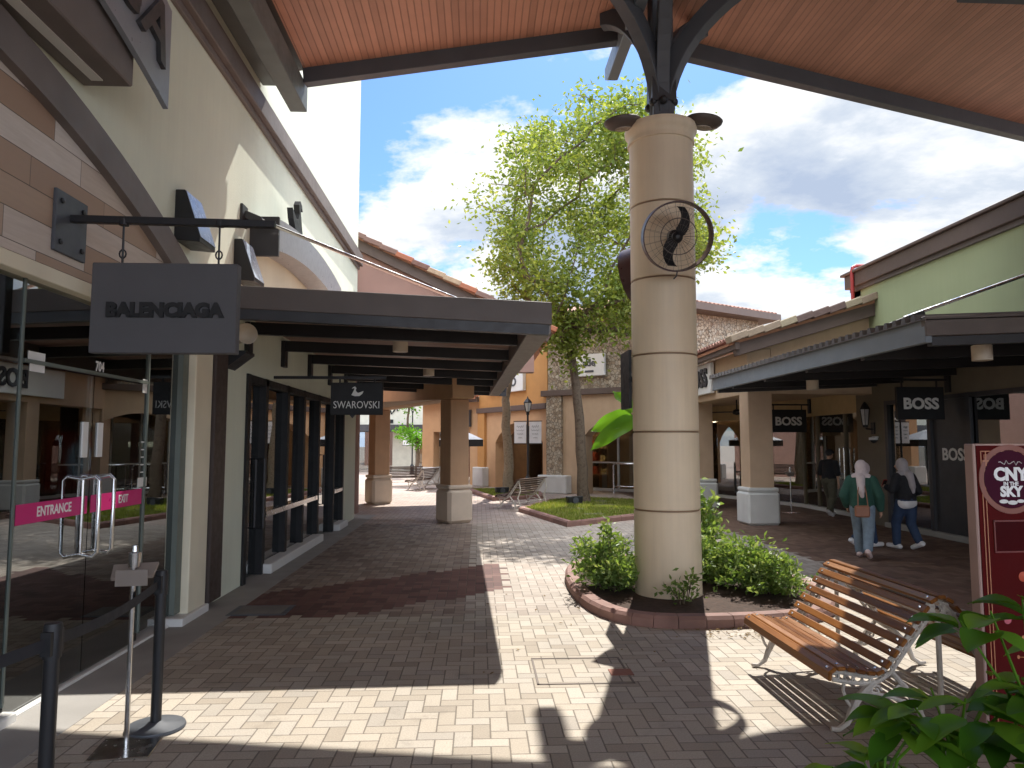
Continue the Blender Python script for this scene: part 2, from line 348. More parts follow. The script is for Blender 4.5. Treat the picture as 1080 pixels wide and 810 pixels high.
# ------------------------------------------------------------------ mesh builder
class MB:
    def __init__(s, mat=None): s.v = []; s.f = []; s.M = mat or Matrix.Identity(4)
    def add(s, vs, fs):
        o = len(s.v); s.v += [s.M @ Vector(p) for p in vs]; s.f += [tuple(i+o for i in f) for f in fs]; return s
    def box(s, x0, x1, y0, y1, z0, z1):
        if x0 > x1: x0, x1 = x1, x0
        if y0 > y1: y0, y1 = y1, y0
        if z0 > z1: z0, z1 = z1, z0
        return s.add([(x0,y0,z0),(x1,y0,z0),(x1,y1,z0),(x0,y1,z0),(x0,y0,z1),(x1,y0,z1),(x1,y1,z1),(x0,y1,z1)],
              [(0,3,2,1),(4,5,6,7),(0,1,5,4),(1,2,6,5),(2,3,7,6),(3,0,4,7)])
    def bar(s, p, q, w, h, up=(0,0,1)):
        """box beam from p to q, w wide, h high, centred"""
        p, q = Vector(p), Vector(q); d = (q-p).normalized(); a = d.cross(Vector(up))
        if a.length < 1e-4: a = d.cross(Vector((1,0,0)))
        a.normalize(); b = a.cross(d)
        vs = [c + a*sx*w/2 + b*sy*h/2 for c in (p, q) for sx, sy in ((-1,-1),(1,-1),(1,1),(-1,1))]
        return s.add(vs, [(0,1,2,3)[::-1],(4,5,6,7),(0,1,5,4),(1,2,6,5),(2,3,7,6),(3,0,4,7)])
    def prism(s, poly, axis, a, b):
        """polygon in the plane across axis, extruded from a to b (axis x: poly=(y,z), y: (x,z), z: (x,y))"""
        def P(p, t): return {'x': (t, p[0], p[1]), 'y': (p[0], t, p[1]), 'z': (p[0], p[1], t)}[axis]
        k = len(poly)
        vs = [P(p, a) for p in poly] + [P(p, b) for p in poly]
        fs = [tuple(range(k)), tuple(range(2*k-1, k-1, -1))] + [(i, i+k, (i+1)%k+k, (i+1)%k) for i in range(k)]
        return s.add(vs, fs)
    def tube(s, pts, r, n=8, closed=False):
        pts = [Vector(p) for p in pts]; k = len(pts)
        rs = r if isinstance(r, (list, tuple)) else [r]*k
        rings = []; up = Vector((0,0,1)); prev = None
        for i, p in enumerate(pts):
            if closed: d = pts[(i+1)%k] - pts[i-1]
            else: d = pts[min(i+1,k-1)] - pts[max(i-1,0)]
            d.normalize()
            if prev is None:
                a = d.cross(up)
                if a.length < 1e-3: a = d.cross(Vector((1,0,0)))
            else: a = prev - d*prev.dot(d)
            a.normalize(); b = d.cross(a); prev = a
            rings.append([p + (a*math.cos(2*PI*j/n) + b*math.sin(2*PI*j/n))*rs[i] for j in range(n)])
        vs = [q for ri in rings for q in ri]; fs = []
        for i in range(k if closed else k-1):
            i2 = (i+1)%k
            for j in range(n): fs.append((i*n+j, i*n+(j+1)%n, i2*n+(j+1)%n, i2*n+j))
        if not closed: fs += [tuple(range(n-1,-1,-1)), tuple(range((k-1)*n, k*n))]
        return s.add(vs, fs)
    def lathe(s, prof, c=(0,0,0), n=32, axis=None, sx=1, sy=1, ring=False):
        """profile of (r, z) turned round a vertical axis through c (or along axis)"""
        c = Vector(c); q = Vector((0,0,1)).rotation_difference(Vector(axis).normalized()).to_matrix() if axis else Matrix.Identity(3)
        vs = []; fs = []; k = len(prof)
        for r, z in prof:
            for j in range(n): vs.append(c + q @ Vector((r*sx*math.cos(2*PI*j/n), r*sy*math.sin(2*PI*j/n), z)))
        for i in range(k-1):
            for j in range(n): fs.append((i*n+j, i*n+(j+1)%n, (i+1)*n+(j+1)%n, (i+1)*n+j))
        if ring or prof[0] == prof[-1]:
            if prof[0] != prof[-1]:
                for j in range(n): fs.append(((k-1)*n+j, (k-1)*n+(j+1)%n, (j+1)%n, j))
            return s.add(vs, fs)
        if prof[0][0] > 1e-5: fs.append(tuple(range(n-1,-1,-1)))
        if prof[-1][0] > 1e-5: fs.append(tuple(range((k-1)*n, k*n)))
        return s.add(vs, fs)
    def ball(s, c, r, n=12):
        rx = r if isinstance(r, (tuple, list)) else (r,r,r)
        prof = [(math.sin(PI*i/8), -math.cos(PI*i/8)) for i in range(9)]
        c = Vector(c); vs = []; fs = []
        for a, z in prof:
            for j in range(n): vs.append(c + Vector((a*rx[0]*math.cos(2*PI*j/n), a*rx[1]*math.sin(2*PI*j/n), z*rx[2])))
        for i in range(8):
            for j in range(n): fs.append((i*n+j, i*n+(j+1)%n, (i+1)*n+(j+1)%n, (i+1)*n+j))
        return s.add(vs, fs)
    def build(s, name, mat, parent=None, bevel=0, smooth=False, world=True, segs=1):
        vs = s.v
        if parent is not None and world:
            inv = parent.matrix_basis.inverted(); vs = [inv @ Vector(p) for p in vs]
        me = bpy.data.meshes.new(name); me.from_pydata([tuple(v) for v in vs], [], s.f)
        bm = bmesh.new(); bm.from_mesh(me)
        bmesh.ops.remove_doubles(bm, verts=bm.verts, dist=1e-6)
        bmesh.ops.recalc_face_normals(bm, faces=bm.faces)
        if bevel:
            ed = [e for e in bm.edges if len(e.link_faces) == 2 and e.calc_face_angle(0) > .5]
            bmesh.ops.bevel(bm, geom=ed, offset=bevel, segments=segs, profile=.6, affect='EDGES', clamp_overlap=True)
        bm.to_mesh(me); bm.free()
        if smooth:
            for p in me.polygons: p.use_smooth = True
            try: me.set_sharp_from_angle(angle=R(38))
            except Exception: pass
        me.materials.append(mat)
        o = bpy.data.objects.new(name, me); COL.objects.link(o)
        if parent is not None: o.parent = parent
        return o

def tag(o, label=None, cat=None, group=None, kind=None):
    if label: o['label'] = label
    if cat: o['category'] = cat
    if group: o['group'] = group
    if kind: o['kind'] = kind
    return o
def thing(name, label, cat, loc=(0,0,0), rz=0, group=None):
    o = bpy.data.objects.new(name, None); COL.objects.link(o); o.empty_display_size = .1
    o.location = loc; o.rotation_euler = (0,0,rz)
    o.matrix_basis = Matrix.Translation(loc) @ Matrix.Rotation(rz, 4, 'Z')
    return tag(o, label, cat, group)
def copy_tree(o, parent=None):
    c = o.copy(); COL.objects.link(c); c.parent = parent
    for ch in list(o.children): copy_tree(ch, c)
    return c
def lathe_obj(): pass

def text_mesh(name, body, size, mat, M4, parent=None, extrude=.01, bold=0, sx=1, align='CENTER', spacing=1):
    """lettering: local x along the line, local y up, local z out of the board, placed by M4 (world)"""
    cu = bpy.data.curves.new(name, 'FONT'); cu.body = body; cu.size = size; cu.extrude = extrude
    cu.offset = bold; cu.align_x = align; cu.align_y = 'CENTER'; cu.space_character = spacing; cu.resolution_u = 3
    t = bpy.data.objects.new(name, cu); COL.objects.link(t)
    dg = bpy.context.evaluated_depsgraph_get(); dg.update()
    me = bpy.data.meshes.new_from_object(t.evaluated_get(dg))
    bpy.data.objects.remove(t); bpy.data.curves.remove(cu)
    mm = M4 @ Matrix.Diagonal((sx,1,1,1))
    if parent is not None: mm = parent.matrix_basis.inverted() @ mm
    me.transform(mm); me.name = name
    me.materials.clear(); me.materials.append(mat)
    o = bpy.data.objects.new(name, me); COL.objects.link(o)
    if parent is not None: o.parent = parent
    return o
def face_mat(origin, xdir, up=(0,0,1)):
    """matrix with x along xdir, y up, z out"""
    x = Vector(xdir).normalized(); y = Vector(up).normalized(); z = x.cross(y)
    m = Matrix.Identity(4)
    for i in range(3): m[i][0], m[i][1], m[i][2], m[i][3] = x[i], y[i], z[i], origin[i]
    return m
def frame(p0, p1):
    """wall frame: x along the wall from p0 to p1, y into the wall, so -y is the street side, z up"""
    a = Vector((p1[0]-p0[0], p1[1]-p0[1], 0)); L = a.length; a.normalize()
    out = Vector((a.y, -a.x, 0)); m = Matrix.Identity(4)
    for i in range(3): m[i][0], m[i][1], m[i][2], m[i][3] = a[i], -out[i], (0,0,1)[i], (p0[0],p0[1],0)[i]
    return m, L
def arc_pts(cx, cz, r, a0, a1, n=16):
    return [(cx + r*math.cos(a0+(a1-a0)*i/n), cz + r*math.sin(a0+(a1-a0)*i/n)) for i in range(n+1)]
def leaf_quad(mb, p, d, w, L, fold=.25, nrm=None):
    """one pointed, folded leaf of four triangles starting at p along d"""
    d = d.normalized(); s_ = d.cross(nrm or Vector((random.gauss(0,1), random.gauss(0,1), random.gauss(0,1))))
    if s_.length < 1e-3: s_ = d.cross(Vector((0,0,1.1)))
    s_.normalize(); u = s_.cross(d)
    m1 = p + d*L*.45
    mb.add([p, m1 + s_*w*.5 + u*w*fold, p + d*L, m1 - s_*w*.5 + u*w*fold, m1], [(0,1,4),(1,2,4),(4,2,3),(0,4,3)])
def rnd_dir(zb=0):
    while True:
        v = Vector((random.uniform(-1,1), random.uniform(-1,1), random.uniform(-1,1)))
        if .05 < v.length < 1: v.normalize(); v.z += zb; return v.normalized()

# ------------------------------------------------------------------ setting
H = 1.7
g = MB(); g.add([(-400,-300,-.03),(400,-300,-.03),(400,600,-.03),(-400,600,-.03)], [(0,1,2,3)])
tag(g.build('ground', plain('far_ground', (.32, .27, .23), .9)), kind='structure')
g = MB(); g.add([(-2.45,-9,0),(30,-9,0),(30,70,0),(-30,70,0),(-30,17.6,0),(-2.45,17.6,0)], [(0,1,2,3,4,5)])
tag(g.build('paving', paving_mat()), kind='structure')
g = MB(); g.box(-3.2,-2.45,-9,17.6,-.1,.003)
tag(g.build('cement_path', M['concrete']), kind='structure')

# ------------------------------------------------------------------ left: boutique building
XW = -2.85
b = thing('shop_building', 'tall cream rendered shop building with brown ledge, stone arch and dark glass fronts', 'building', (XW, 6, 0))
w = MB()
w.box(XW-.35, XW, -6, 16.75, 2.86, 10.6)          # upper wall
w.box(XW-6, XW-.35, 16.45, 16.75, 0, 10.6)         # return at the far corner
w.box(XW-.35, XW, 8.06, 8.98, .0, 2.86)
w.box(XW-.35, XW, 8.98, 15.3, 2.56, 2.86)
w.box(XW-.35, XW+.02, 15.3, 16.75, 0, 2.86)
w.build('wall', M['cream'], b, bevel=.004)
c = MB(); c.box(XW, XW+.12, -6, 16.76, 5.84, 6.10); c.box(XW, XW+.05, -6, 16.76, 5.76, 5.84)
c.build('cornice', M['trim'], b, bevel=.008)
# arch of plank tiles between shop window and arch moulding
cy, rr, cz = 2.9, 9.2, -5.15
inner = [(y, z) for y, z in arc_pts(cy, cz, rr, R(62.0), R(118), 36) if z > 2.87]
t = MB(); t.prism([(inner[0][0], 2.865)] + inner + [(inner[-1][0], 2.865)], 'x', XW-.01, XW+.02)
t.build('tile_panel', M['tile'], b)
am = MB()
outer = arc_pts(cy, cz, rr+.25, R(60.8), R(119.2), 40); inn = arc_pts(cy, cz, rr, R(60.8), R(119.2), 40)
for i in range(40):
    q = [outer[i], outer[i+1], inn[i+1], inn[i]]
    am.prism(q, 'x', XW-.005, XW+.09)
am.build('arch_moulding', M['trim'], b)
m = MB(); m.box(XW-.3, XW+.03, -6, 7.2, 2.76, 2.86); m.build('lintel', M['cream2'], b, bevel=.005)
m = MB(); m.box(XW-.3, XW+.06, 7.22, 7.66, 0, 2.86); m.build('pilaster', M['cream2'], b, bevel=.008)
m = MB(); m.box(XW-.3, XW+.09, 7.68, 8.04, .06, 2.86); m.build('pilaster', M['darktrim'], b, bevel=.01)
m = MB(); m.box(XW-.3, XW+.02, -6, 4.72, -.02, .06); m.box(XW-.3, XW+.10, 7.0, 7.665, -.02, .075); m.box(XW-.3, XW-.02, 4.72, 7.0, -.02, .02); m.build('sill', M['offwhite'], b, bevel=.008)
# glazing, first shop
GX = XW-.06
for a, e, z_ in ((-6, 1.9, .09), (1.92, 4.68, .09), (6.46, 7.08, .09), (4.70, 6.44, 2.25)):
    sf = MB(); sf.box(GX-.012, GX, a, e, z_, 2.76); sf.build('shopfront_glass', M['g_left'], b)
for nm_, bx in (('window_post', (GX-.05,GX+.05,7.08,7.21,.09,2.76)), ('door_post', (GX-.02,GX+.016,6.44,6.46,.09,2.76)), ('door_post', (GX-.02,GX+.01,4.682,4.698,.09,2.76)), ('transom', (GX-.02,GX+.016,4.705,6.435,2.22,2.245)), ('window_post', (GX-.02,GX+.01,1.9,1.92,.09,2.76))):
    fr = MB(); fr.box(*bx); fr.build(nm_, M['greyframe'], b)
for a, e, hy in ((4.70, 5.57, 5.47), (5.58, 6.44, 5.68)):
    d = MB(); d.box(GX-.012, GX, a, e, .03, 2.21); d = d.build('door', M['g_left'], b)
    hm = MB(); xo = GX+.13
    pts = [(GX+.0, hy, .90), (GX+.10, hy, .88), (xo, hy, .91), (xo, hy, 1.43), (GX+.10, hy, 1.46), (GX+.0, hy, 1.44)]
    hm.tube(pts, .014, 10); hm.tube([(GX+.012, hy, .9), (GX+.012, hy, 1.44)], .013, 8)
    h = hm.build('handle', M['steel'], d, smooth=True, world=False)
    # door has no transform of its own beyond its building: bring the handle into the building's frame
    h.data.transform(Matrix.Translation(-b.location))
    lk = MB(); lk.box(GX, GX+.012, hy-.035, hy+.035, 1.60, 1.86); lk = lk.build('notice', M['offwhite'], d, world=False); lk.data.transform(Matrix.Translation(-b.location))
    st = MB(); st.box(GX+.001, GX+.003, a+.02 if a < 5 else a+.02, e-.02 if a < 5 else 6.42, 1.185, 1.315)
    st = st.build('sticker', M['magenta'], d, world=False); st.data.transform(Matrix.Translation(-b.location))
    txt, ty = ('ENTRANCE', 5.14) if a < 5 else ('EXIT', 6.10)
    fm = face_mat((GX+.004, ty, 1.25), (0,1,0))
    tx = text_mesh('sticker_text', txt, .092, M['white'], Matrix.Translation(-b.location) @ fm, None, .0006, .002, .86); tx.parent = d
tx = text_mesh('shop_number', '704', .105, M['white'], face_mat((GX+.004, 5.64, 2.285), (0,1,0)), b, .0006, .003, .8)
nb = MB(); nb.box(GX+.001, GX+.004, 4.76, 4.94, 2.23, 2.30); nb.box(GX+.001, GX+.004, 4.78, 4.94, 2.17, 2.225); nb.build('notice', M['offwhite'], b)
nb = MB(); nb.box(GX+.001, GX+.004, 6.36, 6.48, 2.14, 2.26); nb.box(GX+.001, GX+.004, 6.34, 6.50, 1.33, 1.41)
for i in range(5): nb.box(GX+.001, GX+.004, 6.38, 6.43, 1.45+i*.065, 1.46+i*.065)
nb.build('notice', M['offwhite'], b)
# shop room behind the glass
rm = MB(); rm.box(-8.2,-8.1,-6,8.0,0,2.9); rm.box(-8.2,XW-.36,-6.1,-6,0,2.9); rm.box(-8.2,XW-.36,8.0,8.08,0,2.9); rm.box(-8.2,XW-.36,-6,8,2.8,2.9)
rm.build('interior_wall', M['inside'], b)
rm = MB(); rm.box(-8.2,XW-.1,-6,8,-.02,.012); rm.build('interior_floor', M['floor'], b)
# glazing, second shop
m = MB(); m.box(XW-.05, XW+.14, 9.75, 12.95, .0, .13); m.box(XW-.05, XW+.14, 14.4, 15.32, 0, .13); m.build('sill', M['offwhite'], b, bevel=.012)
ym = [9.0, 9.75, 10.85, 11.85, 12.95, 14.3, 15.28]
for i in range(6):
    a, e = ym[i]+.05, ym[i+1]-.05
    isdoor = i in (0, 4)
    p = MB(); p.box(GX-.012, GX, a, e, .12 if not isdoor else .03, 2.5)
    po = p.build('door' if isdoor else 'window', M['g_side'], b)
    if isdoor:
        hm = MB(); hy = e-.12 if i == 0 else a+.2
        for yy in (hy,):
            hm.tube([(GX, yy, .62), (GX+.12, yy, .62), (GX+.12, yy, 1.5), (GX, yy, 1.5)], .02, 6)
            hm.tube([(GX+.01, yy, .62), (GX+.01, yy, 1.5)], .02, 6)
        h = hm.build('handle', M['black'], po, world=False); h.data.transform(Matrix.Translation(-b.location))
fr = MB()
for i, y in enumerate(ym): fr.box(XW-.14, XW+.03, y-.06, y+.06, 0, 2.56)
fr.box(XW-.14, XW+.03, 9.06, 15.22, 2.46, 2.555)
fr.build('shopfront_frame', M['matblack'], b, bevel=.004)
ra = MB(); ra.box(XW-.10, XW+.035, 9.82, 12.88, .73, .80); ra.box(XW-.10, XW+.035, 14.38, 15.2, .73, .80); ra.build('rail', M['steel'], b)
rm = MB(); rm.box(-7.0,-6.9,8.1,16.4,0,2.9); rm.box(-7,XW-.36,8.1,16.4,2.75,2.85); rm.box(-7,XW-.36,8.09,8.14,0,2.8)
rm.build('interior_wall', M['inside'], b)
rm = MB(); rm.box(-7,XW-.1,8.1,16.4,-.02,.012); rm.build('interior_floor', M['floor'], b)
bk = MB(); bk.box(XW-.02, XW+.03, 8.12, 8.96, 2.0, 2.4); 
# inside the first shop: shelf, bag, screen
s1 = thing('display_shelf', 'pale shelf seen through the dark glass, holding a red handbag', 'shelf', (-3.5, 4.35, 0))
q = MB(); q.box(-3.72,-3.3,3.9,4.95,1.40,1.43); q.build('shelf_board', M['offwhite'], s1)
q = MB(); [q.box(-3.71,-3.68,y,y+.03,.012,1.40) for y in (3.95,4.85)]; q.build('bracket', M['black'], s1)
hb = thing('handbag', 'dark red handbag with an arched handle on the shelf inside the shop', 'handbag', (-3.5, 4.4, 1.43))
q = MB(); q.prism([(4.2,1.432),(4.62,1.432),(4.57,1.63),(4.25,1.63)], 'x', -3.58, -3.42); q.build('bag_body', M['redbag'], hb, bevel=.02)
q = MB(); q.tube([(-3.5, 4.41+.12*math.cos(a), 1.62+.19*math.sin(a)) for a in [PI*i/10 for i in range(11)]], .012, 6); q.build('handle', M['redbag'], hb)
sg = thing('screen', 'red glowing screen with a pale disc inside the dark shop', 'screen', (-3.35, 6.05, 0))
q = MB(); q.box(-3.40,-3.36,5.86,6.55,1.32,1.80); q.build('screen_panel', M['screen'], sg)
q = MB(); q.lathe([(0,0),(.15,0),(.15,.012),(0,.012)], (-3.358,6.27,1.57), 28, (1,0,0)); q.build('screen_disc', M['screendisc'], sg)
q = MB(); q.box(-3.46,-3.402,6.1,6.3,.012,1.85); q.box(-3.6,-3.3,6.0,6.4,.012,.03); q.build('stand', M['black'], sg)
for k in range(3):
    rk = thing('display_plinth', ['low grey display plinth nearest the doors inside the dark shop','middle grey plinth deep inside the dark shop','far grey plinth at the back of the dark shop'][k], 'plinth', (-4.6-k*.9, 3.0+k*1.5, .012))
    q = MB(); q.box(-.35,.35,-.3,.3,0,.78+.1*k); q.build('plinth_body', plain('plinth_grey%d'%k, (.16,.16,.16), .5), rk, world=False, bevel=.01)
    q = MB(); q.box(-.38,.38,-.33,.33,.78+.1*k,.80+.1*k); q.build('plinth_top', M['offwhite'], rk, world=False)
sh = MB()
sh.add([], [])
for k in range(2):
    sx = thing('shoe_on_display', 'pale %s on the floor behind the glass, %s' % (('shoe', 'nearer the stanchion') if k == 0 else ('trainer', 'nearer the doors')), 'shoe', (-3.3+.12*k, 4.75+.35*k, .012))
    q = MB(); q.prism([(-.14,0),(.14,0),(.15,.03),(.04,.055),(-.05,.11),(-.13,.11)], 'x', -.045, .045); q.build('upper', M['shoe'], sx, world=False, bevel=.015, smooth=True)
    q = MB(); q.box(-.05,.05,-.145,.155,-.0,.018); q.build('sole', M['white'], sx, world=False, bevel=.006)

# wall sign of the first shop, mounted high
ws = thing('wall_sign', 'large grey arched wall sign with dark raised letters high above the stone arch', 'sign', (XW, 3.4, 4.3))
q = MB(); q.box(XW, -2.50, .9, 5.12, 4.26, 4.95); q.build('sign_box', M['trim'], ws, bevel=.01)
q = MB(); q.box(-2.74,-2.66,1.0,5.02,4.252,4.261); q.build('light_strip', M['offwhite'], ws)
def arched_plate(mb, y0, y1, zb, zt, sag, x0, x1, n=24):
    f = lambda y: sag*(1-((y-(y0+y1)/2)/((y1-y0)/2))**2)
    for i in range(n):
        a, e = y0+(y1-y0)*i/n, y0+(y1-y0)*(i+1)/n
        mb.add([(x,y,z+f(y)) for x in (x0,x1) for y,z in ((a,zb),(e,zb),(e,zt),(a,zt))], [(0,1,2,3),(7,6,5,4),(0,4,5,1),(2,6,7,3)] + ([(0,3,7,4)] if i == 0 else []) + ([(1,5,6,2)] if i == n-1 else []))
q = MB(); arched_plate(q, .5, 5.54, 4.30, 5.10, .42, -2.47, -2.43); q.build('sign_face', M['signgrey'], ws)
for i, ch in enumerate('BALENCIAGA'[::-1]):
    yy = 5.24-.445*i; dz = .42*(1-((yy-3.02)/2.52)**2); ang = -.42*2*(yy-3.02)/2.52**2
    text_mesh('letter', ch, .60, M['charcoal'], face_mat((-2.43,yy,4.70+dz),(0,math.cos(ang),math.sin(ang)),(0,-math.sin(ang),math.cos(ang))), ws, .035, .014, 1.0)

# projecting sign of the first shop
hs = thing('hanging_sign', 'dark grey square-edged hanging sign with raised black capitals over the left shop doors', 'sign', (XW, 5.0, 2.2))
q = MB(); q.box(-2.63,-1.655,4.94,5.02,2.31,2.93); q.build('sign_board', plain('sign_charcoal', (.085,.082,.086), .6, var=.06, bump=.05), hs, bevel=.006)
text_mesh('letters', 'BALENCIAGA', .128, M['matblack'], face_mat((-2.135,4.938,2.60), (1,0,0)), hs, .012, .0085, 1.0)
q = MB(); q.box(XW+.02,XW+.045,4.80,5.18,2.98,3.40); q.build('wall_plate', M['steel_grey'], hs, bevel=.004)
q = MB()
for yy in (4.86,5.12):
    for zz in (3.05,3.33): q.lathe([(0,0),(.02,0),(.02,.012),(0,.016)], (XW+.046,yy,zz), 8, (1,0,0))
q.build('bolt', M['black'], hs)
q = MB(); q.bar((XW+.046,4.98,3.24),(-1.42,4.98,3.22),.05,.05); q.build('arm', M['black'], hs, bevel=.004)
for x in (-2.45,-1.80):
    q = MB(); q.tube([(x,4.98,3.24),(x,4.98,2.93)], .007, 6)
    q.tube([(x+.022*math.cos(a),4.98,3.0+.0+.03*math.sin(a)) for a in [2*PI*i/10 for i in range(10)]], .006, 5, True)
    q.lathe([(0,0),(.033,0),(.033,.04),(0,.04)], (x,4.98,3.2), 10); q.build('hook', M['black'], hs)

# wedge wall lights
wl = None
for y, lab in ((6.72, 'black wedge wall light just above the sign arm'), (8.35, 'black wedge wall light near the start of the awning')):
    l = thing('wall_light', lab, 'light', (XW, y, 3.6), group='wedge wall lights')
    q = MB(); q.prism([(0,0),(.24,-.02),(.24,.03),(.09,.48),(0,.48)], 'y', 0, .40); q.build('housing', M['black'], l, world=False, bevel=.006)
    q = MB(); q.add([(.2435,.02,.035),(.2435,.38,.035),(.097,.38,.472),(.097,.02,.472)], [(0,1,2,3)])
    q2 = MB(); q2.prism([(.243,.03),(.247,.03),(.098,.474),(.093,.474)], 'y', .015, .385); q2.build('lens', plain('pale_lens', (.42,.50,.60), .25), l, world=False)

# second shop's sculpted sign on the sunny wall
s2 = thing('swan_sign', 'grey arched wall sign topped by a black swan on the sunlit cream wall', 'sign', (XW, 10.8, 4.0))
q = MB(); arched_plate(q, 8.95, 13.0, 4.10, 4.50, .17, XW+.02, -2.50); q.build('sign_face', M['signgrey'], s2)
q = MB(); q.box(XW+.0,-2.495,8.90,8.948,4.02,4.52); q.build('end_cap', M['charcoal'], s2)
q = MB()
sw = [(-.28,0),(-.1,-.06),(.15,-.05),(.3,.08),(.36,.22),(.2,.16),(.08,.12),(0,.16),(-.06,.26),(-.02,.38),(-.1,.46),(-.2,.42),(-.26,.34),(-.17,.37),(-.12,.36),(-.15,.26),(-.2,.16)]
q.prism([(10.1-y*.9, 4.72+z*.95) for y, z in sw], 'x', -2.64, -2.56); q.build('swan', M['black'], s2)

# loudspeaker on a black bracket beside the awning
hn = thing('loudspeaker', 'cream horn loudspeaker on a black wall bracket under the awning end', 'loudspeaker', (XW, 8.1, 2.6))
q = MB(); q.prism([(0,-.05),(.22,.12),(.22,.15),(0,.15)], 'y', .1, .42); q.build('bracket', M['black'], hn, world=False)
q = MB(); q.lathe([(0,-.12),(.05,-.12),(.055,0),(.075,.1),(.12,.2),(.115,.2),(.07,.1),(0,.04)], (.16,.12,.30), 20, (.55,-.8,.1)); q.build('horn', M['lampcream'], hn, world=False, smooth=True)

# small notice frames etc are parts of the doors; swan shop hanging sign
h2 = thing('hanging_sign', 'black hanging sign with a small white swan above thin capitals under the left awning', 'sign', (XW, 10.2, 2.2))
YS = 10.1
q = MB(); q.box(-2.06,-1.34,YS,YS+.06,2.10,2.55); q.build('sign_board', M['matblack'], h2, bevel=.004)
text_mesh('letters', 'SWAROVSKI', .145, M['offwhite'], face_mat((-1.70,YS-.003,2.235), (1,0,0)), h2, .002, .0, .80)
q = MB(); q.prism([(-1.70+y*.26, 2.375+z*.26) for y, z in sw], 'y', YS-.006, YS-.001); q.build('emblem', M['offwhite'], h2)
q = MB(); q.bar((XW,YS+.03,2.62),(-1.3,YS+.03,2.62),.04,.04); q.box(-1.95,-1.93,YS+.02,YS+.04,2.55,2.60); q.box(-1.47,-1.45,YS+.02,YS+.04,2.55,2.60); q.build('arm', M['black'], h2)
q = MB(); q.prism([(-1.80,2.10),(-1.72,2.10),(-1.76,2.055)], 'y', YS+.01, YS+.05); q.build('bracket', M['black'], h2)

# left awning
aw = thing('awning', 'long dark metal awning over the left hand shop fronts, ribbed underneath', 'awning', (XW, 7.1, 2.8))
def zo(x): return 2.92 + (0.76-x)*.045                # underside of edge beam, falling towards the street
y0, y1 = 7.48, 17.45
xo0, xo1 = .765, .50
q = MB()
v = [(XW,y0,zo(XW)),(xo0,y0,zo(xo0)),(xo0,y0,zo(xo0)+.24),(XW,y0,zo(XW)+.24),(XW,y0+.09,zo(XW)),(xo0,y0+.09,zo(xo0)),(xo0,y0+.09,zo(xo0)+.24),(XW,y0+.09,zo(XW)+.24)]
q.add([tuple(Vector(p)+Vector((0,0,.03))) for p in v], [(0,1,2,3),(4,5,6,7),(0,1,5,4),(1,2,6,5),(2,3,7,6),(3,0,4,7)])
q.build('fascia', M['bronze'], aw, bevel=.006)
q = MB(); q.bar((XW,y0+.07,zo(XW)-.02),(xo0-.03,y0+.07,zo(xo0)-.02),.1,.11); q.build('front_beam', M['charcoal'], aw)
q = MB(); q.bar((xo0-.13,y0+.05,zo(.7)+.085),(xo1-.13,y1,zo(.7)+.085),.25,.30); q.build('edge_beam', M['beamgrey'], aw, bevel=.006)
q = MB(); q.add([(XW,y0+.1,zo(XW)+.17),(xo0-.1,y0+.1,zo(xo0)+.17),(xo1-.1,y1,zo(xo0)+.17),(XW,y1,zo(XW)+.17),(XW,y0+.1,zo(XW)+.20),(xo0-.1,y0+.1,zo(xo0)+.20),(xo1-.1,y1,zo(xo0)+.20),(XW,y1,zo(XW)+.20)],
    [(0,1,2,3),(4,7,6,5),(0,4,5,1),(2,6,7,3),(0,3,7,4),(1,5,6,2)])
q.build('soffit', M['ribs'], aw)
for k in range(6):
    yy = 8.9+k*1.62
    q = MB(); q.bar((XW,yy,zo(XW)+.03),(xo0-.14,yy,zo(.6)+.06),.09,.15); q.box(XW,XW+.06,yy-.08,yy+.08,zo(XW)-.28,zo(XW)+.1)
    q.build('rafter', M['black'], aw, bevel=.004)
q = MB(); q.bar((xo0-.1,y1,zo(.6)+.07),(XW,y1,zo(XW)+.07),.09,.3); q.build('back_beam', M['charcoal'], aw)
for yy, lab in ((8.62,'steel tie rod from the wall above to the near end of the left awning'), (15.2,'steel tie rod holding the far end of the left awning')):
    r = thing('tie_rod', lab, 'rod', (XW, yy, 4.45), group='tie rods of the left awning')
    q = MB(); q.tube([(XW+.05,yy,4.45),(.42,yy,3.17)], .022, 8); q.build('rod', M['steel'], r)
    q = MB(); q.box(XW,XW+.03,yy-.1,yy+.1,4.3,4.56); q.bar((XW+.03,yy,4.45),(XW+.22,yy,4.37),.1,.09); q.build('anchor', M['charcoal'], r, bevel=.004)
dl = None
for x, yy, lab in ((-1.05,9.6,'cream drum light under the left awning, nearest the street sign'),(-.9,12.9,'cream drum light under the left awning, second one in')):
    l = thing('drum_light', lab, 'light', (x, yy, zo(x)+.17), group='drum lights under the left awning')
    q = MB(); q.lathe([(.09,-.25),(.1,-.25),(.1,-.02),(.07,0),(0,0)], (0,0,0), 20); q.lathe([(0,-.19),(.09,-.19)], (0,0,0), 20); q.build('shade', M['lampcream'], l, world=False, smooth=True)
    q = MB(); q.lathe([(0,0),(.06,0),(.06,.02),(0,.02)], (0,0,-.005), 16); q.build('ceiling_rose', M['black'], l, world=False)

